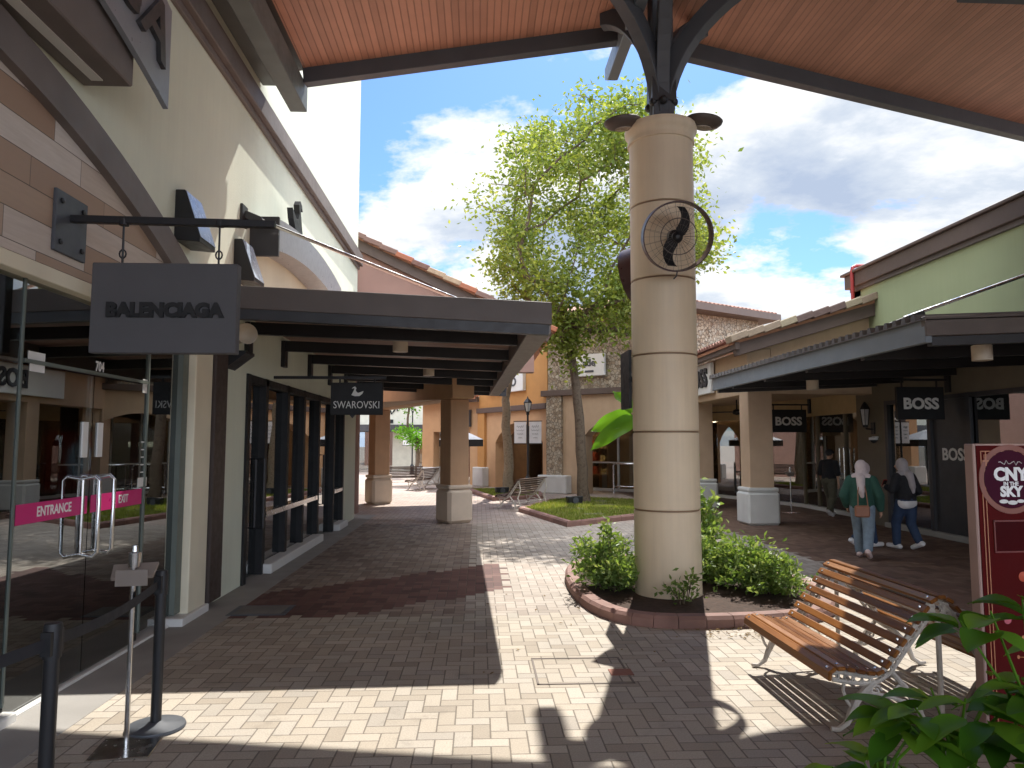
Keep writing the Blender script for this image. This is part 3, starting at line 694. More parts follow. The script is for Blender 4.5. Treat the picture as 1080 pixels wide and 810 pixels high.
# ------------------------------------------------------------------ barrel tile helper
def barrel_row(mb, p, q, down, n, r=.075, L=.35):
    """n half-round tiles side by side from p to q, each reaching back along 'down'"""
    p, q, down = Vector(p), Vector(q), Vector(down).normalized()
    d = (q-p)/n; up = d.normalized().cross(down); 
    if up.z < 0: up = -up
    for i in range(n):
        c = p + d*(i+.5); vs = []
        for t in (0, L):
            for k in range(6):
                a = PI*k/5; vs.append(c + down*t + d.normalized()*(r*math.cos(a)) + up*(r*math.sin(a)*.9))
        fs = [(k, k+1, k+7, k+6) for k in range(5)] + [(0,6,7,1), tuple(range(5,-1,-1))]
        mb.add(vs, fs)
def verge_row(mb, p, q, n, w=.3, t=.10, side=(0,-1,0)):
    p, q = Vector(p), Vector(q); d = (q-p)/n; s_ = Vector(side)
    up = d.cross(s_).normalized()
    if up.z < 0: up = -up
    for i in range(n):
        a = p + d*i; e = a + d*1.06; lift = up*.03
        vs = [a, a+up*t, a+up*t+s_*-w, a+s_*-w, e+lift, e+up*t+lift, e+up*t+lift+s_*-w, e+lift+s_*-w]
        mb.add(vs, [(0,3,2,1),(4,5,6,7),(0,1,5,4),(1,2,6,5),(2,3,7,6),(3,0,4,7)])

def pillar(parent, x, y, w, z1, paint, basepaint, rz=0, bh=.82, bw=None, cham=.05):
    bw = bw or w*1.36
    Mx = Matrix.Translation((x, y, 0)) @ Matrix.Rotation(rz, 4, 'Z')
    q = MB(Mx); q.box(-w/2,w/2,-w/2,w/2,bh-.02,z1); pl = q.build('pillar', paint, parent, bevel=.012)
    q = MB(Mx); q.box(-bw/2,bw/2,-bw/2,bw/2,0,bh-.09); q.build('pillar_base', basepaint, parent, bevel=cham)
    q = MB(Mx); q.box(-bw/2+.02,bw/2-.02,-bw/2+.02,bw/2-.02,bh-.088,bh); q.build('base_moulding', basepaint, parent, bevel=.035, segs=2)

# ------------------------------------------------------------------ left arcade building behind the awning
ab = thing('arcade_building', 'pink gabled building with clay verge tiles and tan arcade pillars behind the left awning', 'building', (-2, 17.5, 0))
dirv = Vector((-2.84+.55, 20.9-15.75, 0)).normalized(); ang = math.atan2(dirv.y, dirv.x) - PI/2
for x, y in ((-.53,15.85),(-2.86,20.95),(-5.0,25.8)):
    pillar(ab, x, y, .46, 2.66, M['pillar'], M['base'], ang + R(8), cham=.07)
q = MB(); q.bar((-.33,15.4,3.0),(-5.2,26.3,3.0),.5,.66); q.build('beam', M['orange2'], ab, bevel=.01)
q = MB(); q.bar((-.33,15.4,3.4),(-5.2,26.3,3.4),.56,.14); q.build('cornice', M['fascia'], ab)
q = MB(); q.prism([(-9,3.45),(1.35,3.45),(1.35,4.55),(-3.1,6.72),(-9,6.72)], 'y', 17.56, 17.9); q.build('gable_wall', M['pink'], ab)
q = MB(); q.bar((-3.2,17.5,6.72),(1.75,17.5,4.34),.34,.16,(0,1,0)); q.build('bargeboard', M['fascia'], ab, bevel=.01)
sl = Vector((1.75+3.2, 0, 4.34-6.72)).normalized()
q = MB(); verge_row(q, (-3.22,17.24,6.80),(1.82,17.24,4.38), 13, .36, .13, (0,-1,0)); q.build('verge_tile', M['verge'], ab, bevel=.015)
q = MB(); q.add([(-3.2,17.3,6.86),(1.8,17.3,4.45),(1.8,24,4.45),(-3.2,24,6.86),(-3.2,17.3,6.80),(1.8,17.3,4.39),(1.8,24,4.39),(-3.2,24,6.80)],[(0,1,2,3),(4,7,6,5),(0,4,5,1),(1,5,6,2),(2,6,7,3),(3,7,4,0)])
q.build('roof', M['tileroof'], ab)
q = MB(); q.box(-9,-6.2,18.2,33,0,6.5); q.box(XW-.3,XW-.12,17.9,18.2,0,3.4); q.build('wall', M['pink'], ab)
q = MB(); q.add([(-.4,15.6,2.68),(-5.2,26.3,2.68),(-6.3,26.3,2.68),(-6.3,17.56,2.68),(-2.9,17.56,2.68)],[(0,1,2,3,4)]); 
q.build('ceiling', M['beigewall'], ab)

# ------------------------------------------------------------------ arched building in the middle
def arched_wall(mb, u0, u1, z0, z1, t, oc, ow, spring, rise):
    """wall along local x with one segmental-arched opening; local y runs into the wall"""
    a, e = oc-ow/2, oc+ow/2
    if a > u0+.01: mb.box(u0, a, 0, t, z0, z1)
    if u1 > e+.01: mb.box(e, u1, 0, t, z0, z1)
    n = 14; top = [(a + ow*i/n, spring + rise*math.sin(PI*i/n)**.75) for i in range(n+1)]
    for i in range(n):
        mb.prism([top[i], top[i+1], (top[i+1][0], z1), (top[i][0], z1)], 'y', 0, t)

Fo, Lo = frame((.05, 29.6), (2.45, 25.3))      # orange block
ob = thing('orange_shop_building', 'orange corner shop block with an arched shop window and brown cornice', 'building', (.05, 29.6, 0))
q = MB(Fo); q.box(0,Lo,-.05,.6,3.05,5.35); q.build('wall', M['orange'], ob)
q = MB(Fo); q.box(-.05,Lo,-.16,.5,2.93,3.13); q.box(-.1,Lo,-.2,.5,5.28,5.5); q.build('cornice', M['fascia'], ob, bevel=.01)
q = MB(Fo); arched_wall(q, .5, Lo, 0, 2.94, .55, 2.9, 3.3, 1.75, .75); q.build('arch_wall', M['orange2'], ob)
q = MB(Fo); q.box(0,.55,-.12,.5,.75,2.95); q.build('pillar', M['orange'], ob)
q = MB(Fo); q.box(-.15,.7,-.28,.5,0,.76); q.build('pillar_base', M['basewhite'], ob, bevel=.03)
q = MB(Fo); q.box(1.2,Lo,1.6,1.612,.1,2.6); q.build('window', M['g_right'], ob)
q = MB(Fo); q.box(-.6,Lo+.2,3.6,3.7,0,3); q.box(-.6,Lo,.55,3.6,2.88,2.95); q.box(.45,.52,.55,3.6,0,2.9); q.build('interior_wall', M['insidewarm'], ob)
q = MB(Fo)
for i in range(3): q.box(1.9+i*.9,2.6+i*.9,2.3,2.5,2.6,2.66)
q.build('shop_lamp', M['warmlight'], ob)
r_ = random.Random(3)
for k, nm in ((0,'middle'),):
    ds = thing('display_shelves', 'lit wooden shelves of red and amber goods inside the arched window', 'shelves', tuple(Fo @ Vector((3.2,3.2,0))))
    q = MB(Fo)
    for zz in (.5,1.0,1.5,2.0): q.box(1.8,4.6,2.9,3.3,zz,zz+.04)
    q.box(1.76,1.8,2.9,3.3,0,2.3); q.box(4.6,4.64,2.9,3.3,0,2.3); q.build('shelf_frame', M['shelfwood'], ds)
    for ci, cl in enumerate(((.5,.08,.04),(.6,.30,.06),(.55,.42,.2))):
        q = MB(Fo)
        for zz in (.54,1.04,1.54):
            for j in range(5):
                if (j+ci) % 3 == 0:
                    x = 1.95+j*.55; q.box(x,x+r_.uniform(.25,.42),2.92,3.2,zz,zz+r_.uniform(.2,.36))
        q.build('stock', plain('stock%d'%ci, cl, .5), ds, bevel=.01)
sg = thing('wall_sign', 'white box sign with dark rounded capitals on the orange block', 'sign', tuple(Fo @ Vector((2.4,-.1,3.6))))
q = MB(Fo); q.box(.9,3.55,-.2,-.055,3.66,4.36); q.build('sign_board', M['white'], sg, bevel=.01)
text_mesh('letters', 'KENZO', .46, M['steel_grey'], Fo @ face_mat((2.23,-.205,4.0),(1,0,0)), sg, .015, .012, 1.12)

# low block to its left with a tiled eave
Fl, Ll = frame((-2.4, 30.97), (.02, 29.75))
lb = thing('low_shop_building', 'low peach shop building with a tiled eave and dark sign left of the orange block', 'building', (-1.3, 30.4, 0))
q = MB(Fl); q.box(0,Ll,0,.5,2.2,3.6); q.box(0,.55,-.02,.5,0,2.2); q.box(2.3,Ll,-.02,.5,0,2.2); q.box(-.02,.4,.5,6,0,3.6); q.build('wall', M['orange2'], lb)
q = MB(Fl); q.box(-.1,.75,-.28,.5,0,.72); q.build('pillar_base', M['basewhite'], lb, bevel=.03)
q = MB(Fl); q.box(-.2,Ll+.05,-.35,.3,3.42,3.62); q.build('fascia', M['fascia'], lb)
q = MB(Fl); q.prism([(-.42,3.62),(3.5,5.0),(3.5,4.9),(-.42,3.52)], 'x', -.2, Ll); q.build('roof', M['tileroof'], lb)
q = MB(Fl); barrel_row(q, (-.2,-.46,3.64),(Ll,-.46,3.64),(0,3.6,1.25), 18, .08, 2.2); q.build('roof_tile', plain('sunlit_tile', (.50,.33,.26), .8, island=.25), lb)
q = MB(Fl); q.box(.56,2.3,.5,.512,.0,2.2); q.build('shopfront_glass', M['g_right'], lb)
q = MB(Fl); q.box(1.15,1.75,.40,.49,0,2.1); q.build('door', M['offwhite'], lb, bevel=.01)
q = MB(Fl); q.box(0,Ll,4,4.1,0,3.4); q.build('interior_wall', M['insidewarm'], lb)
sg = thing('wall_sign', 'small black wall sign with a white leaping shape on the low peach building', 'sign', tuple(Fl @ Vector((2.2,-.1,2.5))))
q = MB(Fl); q.box(1.0,2.35,-.12,-.005,2.40,3.10); q.build('sign_board', M['charcoal'], sg)
q = MB(Fl); q.prism([(1.55,2.67),(1.75,2.81),(2.05,2.83),(2.21,2.93),(2.17,2.80),(1.95,2.71),(1.85,2.63),(1.8,2.73)], 'y', -.135, -.125); q.build('emblem', M['white'], sg)

# stone tower
tb = thing('stone_tower_building', 'rubble stone corner tower with brown eaves and an arched passage below', 'building', (4.2, 23.9, 0))
P0, P1, P2 = (2.42, 25.3), (6.1, 22.4), (9.7, 24.4)
Fs, Ls = frame(P0, P1); Fr, Lr = frame(P1, P2)
q = MB(); q.prism([P0, P1, P2, (8.5,31), (3.5,31)], 'z', 3.52, 6.02); q.build('stone_wall', M['stone'], tb)
q = MB(Fs); q.box(-.2,Ls+.1,-.16,.5,3.36,3.56); q.build('cornice', M['fascia'], tb, bevel=.01)
q = MB(Fr); q.box(-.1,Lr+.1,-.16,.5,3.36,3.56); q.build('cornice', M['fascia'], tb, bevel=.01)
q = MB(Fs); arched_wall(q, .5, Ls, 0, 3.37, .6, 3.1, 3.3, 1.95, .72); q.build('arch_wall', M['beigewall'], tb)
q = MB(Fs); q.box(.0,.62,-.1,.5,.6,3.36); q.build('pillar', M['stone'], tb)
q = MB(Fs); q.box(-.22,.95,-.35,.5,0,.62); q.build('pillar_base', M['basewhite'], tb, bevel=.03)
q = MB(Fs); q.box(.6,5.6,2.0,2.012,.1,2.9); q.build('window', M['g_right'], tb)
q = MB(Fs); q.box(.5,6.5,4.5,4.6,0,3.3); q.box(.5,6.5,.6,4.5,3.28,3.34); q.build('interior_wall', M['inside'], tb)
q = MB(Fs); [q.box(x,x+.05,1.95,2.05,0,2.9) for x in (1.7,2.6,3.5,4.4)]; q.box(.6,5.6,1.95,2.05,1.0,1.05); q.box(.6,5.6,1.95,2.06,0,.1); q.build('window_frame', M['offwhite'], tb)
ep = [Vector(p) for p in ((2.0,25.0,0),(6.1,21.7,0),(10.3,24.2,0))]
q = MB()
for a, e in ((0,1),(1,2)):
    A, Bq = ep[a], ep[e]; q.bar(A+Vector((0,0,6.02)), Bq+Vector((0,0,6.02)), .3, .22)
q.prism([tuple(p.xy) for p in ep] + [(8.6,31.5),(3.2,31.5)], 'z', 5.93, 6.03)
q.build('fascia', M['fascia'], tb)
apex = Vector((6.2,27.5,7.6)); q = MB()
cn = [p+Vector((0,0,6.14)) for p in ep] + [Vector((8.8,31.7,6.14)), Vector((3.0,31.7,6.14))]
q.add(cn+[apex], [(i,(i+1)%5,5) for i in range(5)]); q.build('roof', M['tileroof'], tb)
q = MB()
for a, e in ((0,1),(1,2)):
    A, Bq = cn[a], cn[e]; dn = (apex-(A+Bq)/2); barrel_row(q, A, Bq, dn, int((Bq-A).length/.19), .085, 1.5)
q.build('roof_tile', plain('red_brown_tile', (.30,.15,.11), .8, island=.3), tb)
sg = thing('wall_sign', 'white sign with dark letters on the rubble stone wall behind the tree trunk', 'sign', tuple(Fs @ Vector((1.7,-.1,4.3))))
q = MB(Fs); q.box(1.05,2.35,-.17,-.05,3.98,4.72); q.build('sign_board', M['white'], sg, bevel=.01)
text_mesh('letters', 'ade', .34, M['steel_grey'], Fs @ face_mat((1.78,-.176,4.42),(1,0,0)), sg, .012, .01)
q = MB(Fs); q.box(1.62,1.95,-.19,-.171,4.1,4.17); q.build('emblem', M['steel_grey'], sg)
# metal crowd railings under the arch
rl = thing('railing', 'tubular steel railing in front of the arched passage of the stone tower', 'railing', tuple(Fs @ Vector((3.2,.9,0))))
for a, e in ((2.1,3.1),(3.3,4.4)):
    q = MB(Fs); q.tube([(a,.9,0),(a,.9,.95),(a+.06,.9,1.02),(e-.06,.9,1.02),(e,.9,.95),(e,.9,0)], .025, 6); q.tube([(a,.9,.25),(e,.9,.25)], .02, 6); q.build('rail', M['steel'], rl, smooth=True)

# ------------------------------------------------------------------ right arcade and boss building
ra = thing('arcade_building', 'tan arcade with square pillars and a tiled lean-to roof beside the right hand awning', 'building', (5.9, 18, 0))
for y in (15.28, 19.2, 22.9):
    pillar(ra, 5.96, y, .52, 2.78, M['pillar2'], M['basewhite'], 0, .78, .70, .05)
q = MB(); q.box(5.70,6.22,15.02,23.4,2.76,3.72); q.build('beam', M['beigewall'], ra, bevel=.01)
q = MB(); q.prism([(6.23,2.76),(8.9,2.76),(8.9,4.72),(5.72,3.83),(5.72,3.725),(6.23,3.725)], 'y', 15.02, 15.4); q.build('gable_wall', M['beigewall'], ra)
q = MB(); q.box(6.25,9.4,15.42,24.0,2.90,3.0); q.build('ceiling', M['beigewall'], ra)
q = MB(); q.prism([(8.78,15.7),(8.95,15.7),(8.95,19.2),(7.65,23.6),(7.48,23.55),(8.78,19.2)], 'z', 2.42, 2.92)
q.build('shopfront_lintel', plain('ochre_beige', (.50,.37,.20), .7), ra)
q = MB(); q.prism([(8.80,15.7),(8.812,15.7),(8.812,19.2),(7.52,23.6),(7.508,23.6),(8.80,19.2)], 'z', .08, 2.42); q.build('shopfront_glass', M['g_right'], ra)
q = MB(); q.prism([(8.7,15.7),(8.9,15.7),(8.9,19.2),(7.6,23.6),(7.42,23.55),(8.7,19.2)], 'z', 0, .085); q.build('sill', M['offwhite'], ra)
for y in (16.95,18.4,19.2):
    q = MB(); q.box(8.76,8.84,y-.03,y+.03,.08,2.42); q.build('window_post', M['olive'], ra)
for y in (16.85,17.06):
    q = MB(); q.tube([(8.80,y,.85),(8.68,y,.85),(8.68,y,1.6),(8.80,y,1.6)], .018, 6); q.build('handle', M['steel'], ra)
q = MB(); q.box(11.6,11.7,15.7,24.4,0,3); q.box(8.0,11.6,24.3,24.4,0,3); q.box(8.9,11.6,15.62,15.7,0,3); q.box(8.95,11.6,15.7,24.3,2.93,2.98)
q.build('interior_wall', M['insidewarm'], ra)
q = MB(); q.box(8.9,11.6,15.7,24.3,-.02,.012); q.build('interior_floor', M['floor'], ra)
q = MB()
for y in (17.2,19.5,21.6): q.box(9.9,10.05,y,y+.9,2.86,2.91)
q.build('shop_lamp', M['warmlight'], ra)
# roof: eave along the street, rake at the near gable
q = MB(); q.box(5.34,5.44,14.7,23.5,3.66,3.82); q.build('fascia', M['fascia'], ra, bevel=.008)
q = MB(); q.bar((5.36,14.86,3.70),(8.9,14.86,4.74),.34,.2,(0,1,0)); q.build('bargeboard', M['fascia'], ra, bevel=.01)
q = MB(); q.add([(5.3,14.75,3.83),(9,14.75,4.92),(9,24,4.92),(5.3,24,3.83),(5.3,14.75,3.77),(9,14.75,4.86),(9,24,4.86),(5.3,24,3.77)],[(0,1,2,3),(4,7,6,5),(0,4,5,1),(1,5,6,2),(2,6,7,3),(3,7,4,0)])
q.build('roof', M['tileroof'], ra)
q = MB(); verge_row(q, (5.25,14.62,3.80),(8.42,14.62,4.73), 9, .36, .15, (0,-1,0)); q.build('verge_tile', M['verge2'], ra, bevel=.015)
q = MB(); barrel_row(q, (5.24,15.0,3.86),(5.24,23.5,3.86),(3.7,0,1.09), 46, .085, 1.6); q.build('roof_tile', plain('brown_red_tile', (.26,.13,.10), .8, island=.3), ra)
for y, lab in ((17.4,'white wall sign with bold black capitals on the arcade beam behind the column'),):
    sg = thing('wall_sign', lab, 'sign', (5.7, 18.4, 2.9))
    q = MB(); q.box(5.56,5.66,17.05,20.3,2.92,3.66); q.build('sign_board', M['white'], sg, bevel=.01)
    text_mesh('letters', 'BOSS', .62, M['black'], face_mat((5.55,17.22,3.29),(0,-1,0)), sg, .03, .02, 1.0, 'RIGHT')
cf = thing('ceiling_fan', 'black ceiling fan under the arcade roof beside the round column', 'fan', (6.9, 19.0, 2.55))
q = MB(); q.lathe([(0,-.09),(.1,-.06),(.12,0),(.08,.06),(.02,.08),(.015,.35),(.05,.36),(0,.36)], (0,0,0), 14); q.build('motor', M['black'], cf, world=False)
for k in range(3):
    q = MB(Matrix.Rotation(2*PI*k/3+.5, 4, 'Z')); q.box(.12,.75,-.07,.07,-.012,.012); q.build('blade', M['black'], cf, world=False)
for k in range(5):
    mq = thing('display_table', 'table of folded stock in the arcade shop window, %s' % ['nearest the glass doors','second along from the doors','middle one','second from the far end','farthest from the doors'][k], 'table', (9.6-(.8 if k > 3 else 0), 16.5+k*1.65, 0))
    q = MB(); q.box(-.4,.4,-.5,.5,.72,.76); q.build('tabletop', M['shelfwood'], mq, world=False)
    for sx in (-.36,.36):
        for sy in (-.46,.46):
            q = MB(); q.box(sx-.02,sx+.02,sy-.02,sy+.02,.012,.72); q.build('leg', M['black'], mq, world=False)
    q = MB(); rr_ = random.Random(k)
    for i in range(5): q.box(-.3,.25,-.45+i*.18,-.3+i*.18,.762,.80+rr_.uniform(.02,.15))
    q.build('stock', plain('folded_stock%d'%k, [(.4,.38,.34),(.30,.06,.05),(.1,.12,.16),(.45,.32,.2),(.2,.2,.2)][k], .8), mq, world=False, bevel=.015)
bb = thing('shop_building', 'sage green shop building with a brown sloping parapet above the right hand awning', 'building', (8.4, 10, 0))
XB = 8.4
q = MB(); q.box(XB,XB+.3,-3,15.6,3.12,5.2); q.box(XB,14,15.3,15.6,4.0,5.2); q.build('wall', M['green'], bb)
q = MB(); q.box(XB,XB+.3,14.55,15.68,0,3.12); q.box(XB,XB+.3,-3,14.55,2.58,3.12); q.box(XB+.02,XB+.3,9.2,9.8,0,2.58); q.build('lower_wall', M['olive'], bb)
q = MB(); q.box(XB-.14,XB+.4,-3,15.72,5.16,5.46); q.box(XB-.2,XB+.42,-3,15.8,5.46,5.52); q.build('parapet', M['fascia'], bb, bevel=.01)
q = MB(); q.box(XB-.06,XB+.02,-3,15.64,5.08,5.162); q.build('ledge', M['trim'], bb)
for a_, e_ in ((13.1,14.5),(9.85,11.85),(4,9.15)):
    q = MB(); q.box(XB+.05,XB+.062,a_,e_,.1,2.55); q.build('shopfront_glass', M['g_left'], bb)
q = MB(); q.box(XB+.04,XB+.08,11.95,13.05,.1,2.55); q.build('dark_panel', M['charcoal'], bb)
for y in (14.5,13.1,12.0,9.85):
    q = MB(); q.box(XB-.02,XB+.1,y-.05,y+.05,0,2.58); q.build('window_post', M['charcoal'], bb)
q = MB(); q.box(XB-.018,XB+.098,4,14.5,2.50,2.578); q.build('transom', M['charcoal'], bb)
q = MB(); q.box(XB-.08,XB+.2,-3,14.6,0,.1); q.build('sill', M['concrete'], bb, bevel=.01)
text_mesh('window_letters', 'BOSS', .30, M['offwhite'], face_mat((XB+.035,12.46,1.50),(0,-1,0)), bb, .002, .008, 1.05)
q = MB(); q.box(12,12.1,3,15,0,3); q.box(8.7,12,15.2,15.3,0,3); q.box(XB+.3,12,3,15.2,2.75,2.8); q.build('interior_wall', M['inside'], bb)
q = MB(); q.box(XB+.2,12,3,15.2,-.02,.012); q.build('interior_floor', M['floor'], bb)
pp = thing('drainpipe', 'red pipe bent over the parapet at the corner of the green wall', 'pipe', (8.3, 15.3, 3.9))
q = MB(); q.tube([(8.22,15.3,3.6),(8.22,15.3,5.50),(8.24,15.3,5.58),(8.32,15.3,5.62),(8.7,15.3,5.62)], .04, 10); q.build('pipe', M['pipered'], pp, smooth=True)
q = MB(); q.lathe([(0,0),(.07,0),(.07,.08),(0,.08)], (8.22,15.3,4.6), 12); q.build('collar', M['pipered'], pp)

# right awning
aw = thing('awning', 'grey-edged metal awning over the shop front on the right', 'awning', (8.4, 10, 2.8))
xo, ya, ye = 4.90, 7.62, 14.9
def zr(x): return 2.84 + (x-4.9)*.042
q = MB(); q.bar((xo+.04,ya+.02,zr(xo)+.11),(xo+.04,ye,zr(xo)+.11),.08,.28); q.build('edge_beam', M['bluegrey'], aw, bevel=.006)
q = MB(); q.bar((xo,ya+.04,zr(xo)+.15),(XB,ya+.04,zr(XB)+.15),.08,.22); q.build('fascia', M['bronze'], aw, bevel=.006)
q = MB(); q.bar((xo+.1,ya+.1,zr(xo)-.01),(XB,ya+.1,zr(XB)-.01),.09,.10); q.build('front_beam', M['charcoal'], aw)
q = MB(); q.add([(xo+.05,ya+.08,zr(xo)+.17),(XB,ya+.08,zr(XB)+.17),(XB,ye,zr(XB)+.17),(xo+.05,ye,zr(xo)+.17)],[(0,1,2,3)]); q.build('soffit', M['ribs'], aw)
n_ = 40; q = MB()     # corrugated sheet on top
for i in range(n_):
    yy = ya + (ye-ya)*i/n_; d = (ye-ya)/n_
    q.prism([(yy,0),(yy+d*.5,0),(yy+d*.6,.07),(yy+d*.9,.07),(yy+d,0),(yy+d,-.012),(yy,-.012)], 'x', xo-.06, XB-.02)
for i, v in enumerate(q.v): v.z += zr(v.x)+.225
q.build('roof_sheet', M['roof'], aw)
for k in range(4):
    yy = 9.1+k*1.6; q = MB(); q.bar((xo+.08,yy,zr(xo)+.04),(XB,yy,zr(XB)+.02),.09,.2); q.build('rafter', M['black'], aw)
q = MB(); q.bar((xo+.1,ye-.05,zr(xo)+.05),(XB,ye-.05,zr(XB)+.05),.09,.26); q.build('back_beam', M['charcoal'], aw)
r = thing('tie_rod', 'steel tie rod from the green wall down to the right hand awning', 'rod', (8.4, 8.6, 4.2))
q = MB(); q.tube([(XB,8.75,4.35),(5.35,8.75,3.28)], .022, 8); q.build('rod', M['steel'], r)
q = MB(); q.bar((5.15,8.75,3.16),(5.6,8.75,3.33),.09,.10); q.build('clamp', M['black'], r); q = MB(); q.box(XB-.03,XB,8.65,8.85,4.2,4.5); q.build('anchor', M['charcoal'], r)
for x, yy, lab in ((6.05,8.35,'cream drum light at the near end of the right hand awning'),(6.25,13.2,'cream drum light at the far end of the right hand awning')):
    l = thing('drum_light', lab, 'light', (x, yy, zr(x)+.17), group='drum lights under the right hand awning')
    q = MB(); q.lathe([(.10,-.36),(.11,-.36),(.11,-.18),(.07,-.16),(0,-.16)], (0,0,0), 20); q.lathe([(0,-.32),(.1,-.32)], (0,0,0), 20); q.build('shade', M['lampcream'], l, world=False, smooth=True)
    q = MB(); q.lathe([(0,-.16),(.02,-.16),(.02,0),(0,0)], (0,0,0), 10); q.build('stem', M['black'], l, world=False)
for x, y, w, h, z, lab, tsz in ((7.85,12.45,.86,.58,2.13,'larger-looking black hanging sign with white capitals beneath the right hand awning',.27),(8.17,18.7,.98,.60,2.0,'black hanging sign with white capitals cut off by the square arcade pillar',.30)):
    sg = thing('hanging_sign', lab, 'sign', (x+.5, y, z), group='black hanging signs on the right')
    q = MB(); q.box(x-w/2,x+w/2,y,y+.07,z,z+h); q.build('sign_board', M['matblack'], sg, bevel=.004)
    text_mesh('letters', 'BOSS', tsz, M['offwhite'], face_mat((x,y-.003,z+h*.47),(1,0,0)), sg, .004, .010, 1.05)
    wx = XB if y < 15 else 8.78
    q = MB(); q.bar((wx-.02,y+.035,z+h+.13),(x-w/2-.05,y+.035,z+h+.13),.04,.04); q.box(x-w/2+.1,x-w/2+.12,y+.02,y+.05,z+h,z+h+.12); q.box(x+w/2-.12,x+w/2-.1,y+.02,y+.05,z+h,z+h+.12)
    q.build('arm', M['black'], sg); q = MB(); q.box(wx-.04,wx,y-.03,y+.1,z+h-.1,z+h+.28); q.build('wall_plate', M['black'], sg)
wl = thing('wall_lantern', 'black wall lantern with pale glass on the olive wall beside the right shop door', 'lantern', (8.2, 15.0, 2.1))
q = MB(); q.lathe([(0,-.06),(.05,-.05),(.06,0)], (8.22,15.0,2.1), 8); q.lathe([(.09,.33),(.11,.33),(.06,.43),(.02,.48),(0,.5)], (8.22,15.0,2.1), 8); q.bar((8.4,15.0,2.0),(8.22,15.0,2.02),.03,.03); q.box(8.37,8.4,14.94,15.06,1.9,2.15)
for a in range(6): q.bar((8.22+.062*math.cos(a*PI/3),15+.062*math.sin(a*PI/3),2.1),(8.22+.1*math.cos(a*PI/3),15+.1*math.sin(a*PI/3),2.43),.012,.012)
q.build('lantern_frame', M['black'], wl); q = MB(); q.lathe([(.055,.0),(.09,.33)], (8.22,15.0,2.1), 6); q.build('lantern_glass', plain('frosted_glass', (.55,.55,.55), .3), wl)
cm = thing('dome_camera', 'small dark dome camera on the olive wall below the wall lantern', 'camera', (8.3, 14.9, 1.75))
q = MB(); q.lathe([(0,0),(.09,0),(.09,.05),(0,.06)], (8.3,14.85,1.78), 14); q.bar((8.4,14.85,1.84),(8.28,14.85,1.84),.05,.03); q.build('mount', M['offwhite'], cm); q = MB(); q.ball((8.3,14.85,1.78),.07); q.build('dome', M['black'], cm, smooth=True)

# ------------------------------------------------------------------ canopy over the camera
ca = thing('canopy', 'large gabled canopy with orange-brown boarded soffit and dark edge beams overhead', 'canopy', (2.13, 0, 6.5))
YG, YB = 8.6, -9.0
def zl(x): return 6.77 + .165*(x-2.13)
XL, XR = -2.28, 12.5
ZR = 6.62
def zl(x): return 6.77 + .098*(x-2.13)
def yl(x): return YG + .12*(2.13-x)
def yr(x): return YG + .35*(x-2.13)
q = MB(); q.add([(XL,yl(XL)-.02,zl(XL)+.20),(2.13,YG-.02,zl(2.13)+.2),(2.13,YB,zl(2.13)+.2),(XL,YB,zl(XL)+.2)],[(0,1,2,3)])
q.build('soffit', M['soffit'], ca)
q = MB(); q.add([(2.131,YB,ZR+.21),(XR,YB,ZR+.21),(XR,yr(XR)-.02,ZR+.21),(2.131,YG-.02,ZR+.21)],[(0,1,2,3)])
q.build('soffit', M['soffit'], ca)
q = MB(); q.prism([(-2.84,YB),(2.13,YB),(2.13,YG+.05),(-2.84,yl(-2.84)+.05)], 'z', 6.98, 7.03)
for v in q.v[:8]: v.z += zl(v.x)-zl(2.13)+.03
q.prism([(2.13,YB),(XR+.1,YB),(XR+.1,yr(XR)+.05),(2.13,YG+.05)], 'z', ZR+.25, ZR+.31); q.build('roof', M['roof'], ca)
q = MB(); q.bar((2.12,YG-.01,zl(2.13)+.13),(XL,yl(XL)-.01,zl(XL)+.13),.14,.26); q.build('edge_beam', M['steel_grey'], ca, bevel=.006)
q = MB(); q.bar((2.14,YG-.01,ZR+.13),(XR,yr(XR)-.01,ZR+.13),.14,.26); q.build('edge_beam', M['steel_grey'], ca, bevel=.006)
q = MB(); q.box(-2.50,-2.28,YB,9.30,6.06,6.40); q.box(-2.84,-2.50,YB,9.2,6.36,6.40); q.build('gutter', plain('gutter_grey', (.12,.135,.13), .5, var=.2), ca, bevel=.008)
q = MB(); q.prism([(YB,6.60),(9.3,6.60),(9.5,6.70),(9.5,6.86),(YB,6.86)], 'x', 1.72, 1.86); q.build('ridge_beam', M['bluegrey'], ca, bevel=.006)
q = MB(); q.bar((5.0,6.9,6.45),(9.0,6.9,6.45),.2,.26); q.build('tie_beam', M['steel_grey'], ca, bevel=.006)

# ------------------------------------------------------------------ column carrying it
CX, CY = 2.09, 8.0
cl = thing('column', 'round beige column with grooves, standing in the planter under the canopy edge', 'column', (CX, CY, 0))
gr = [.98, 1.83, 2.68, 3.53, 4.38]
prof = [(.365, 0)]
for z in gr: prof += [(.362, z-.014), (.350, z-.010), (.350, z+.010), (.362, z+.014)]
prof += [(.36, 5.12), (.378,5.125),(.382,5.145),(.378,5.165),(.366,5.17),(.368,5.20),(.385,5.235),(.408,5.26),(.412,5.30),(.404,5.335),(.37,5.345),(0,5.345)]
q = MB(); q.lathe(prof, (CX,CY,0), 64); q.build('shaft', M['column'], cl, smooth=True)
for z in gr:
    q = MB(); q.lathe([(.3505,z-.009),(.3515,z-.009),(.3515,z+.009),(.3505,z+.009)], (CX,CY,0), 64, ring=True); q.build('groove', M['colgroove'], cl, smooth=True)
q = MB(); q.box(CX-.10,CX+.14,CY-.12,CY+.12,5.36,7.0); q.build('post', M['steel_grey'], cl, bevel=.008)
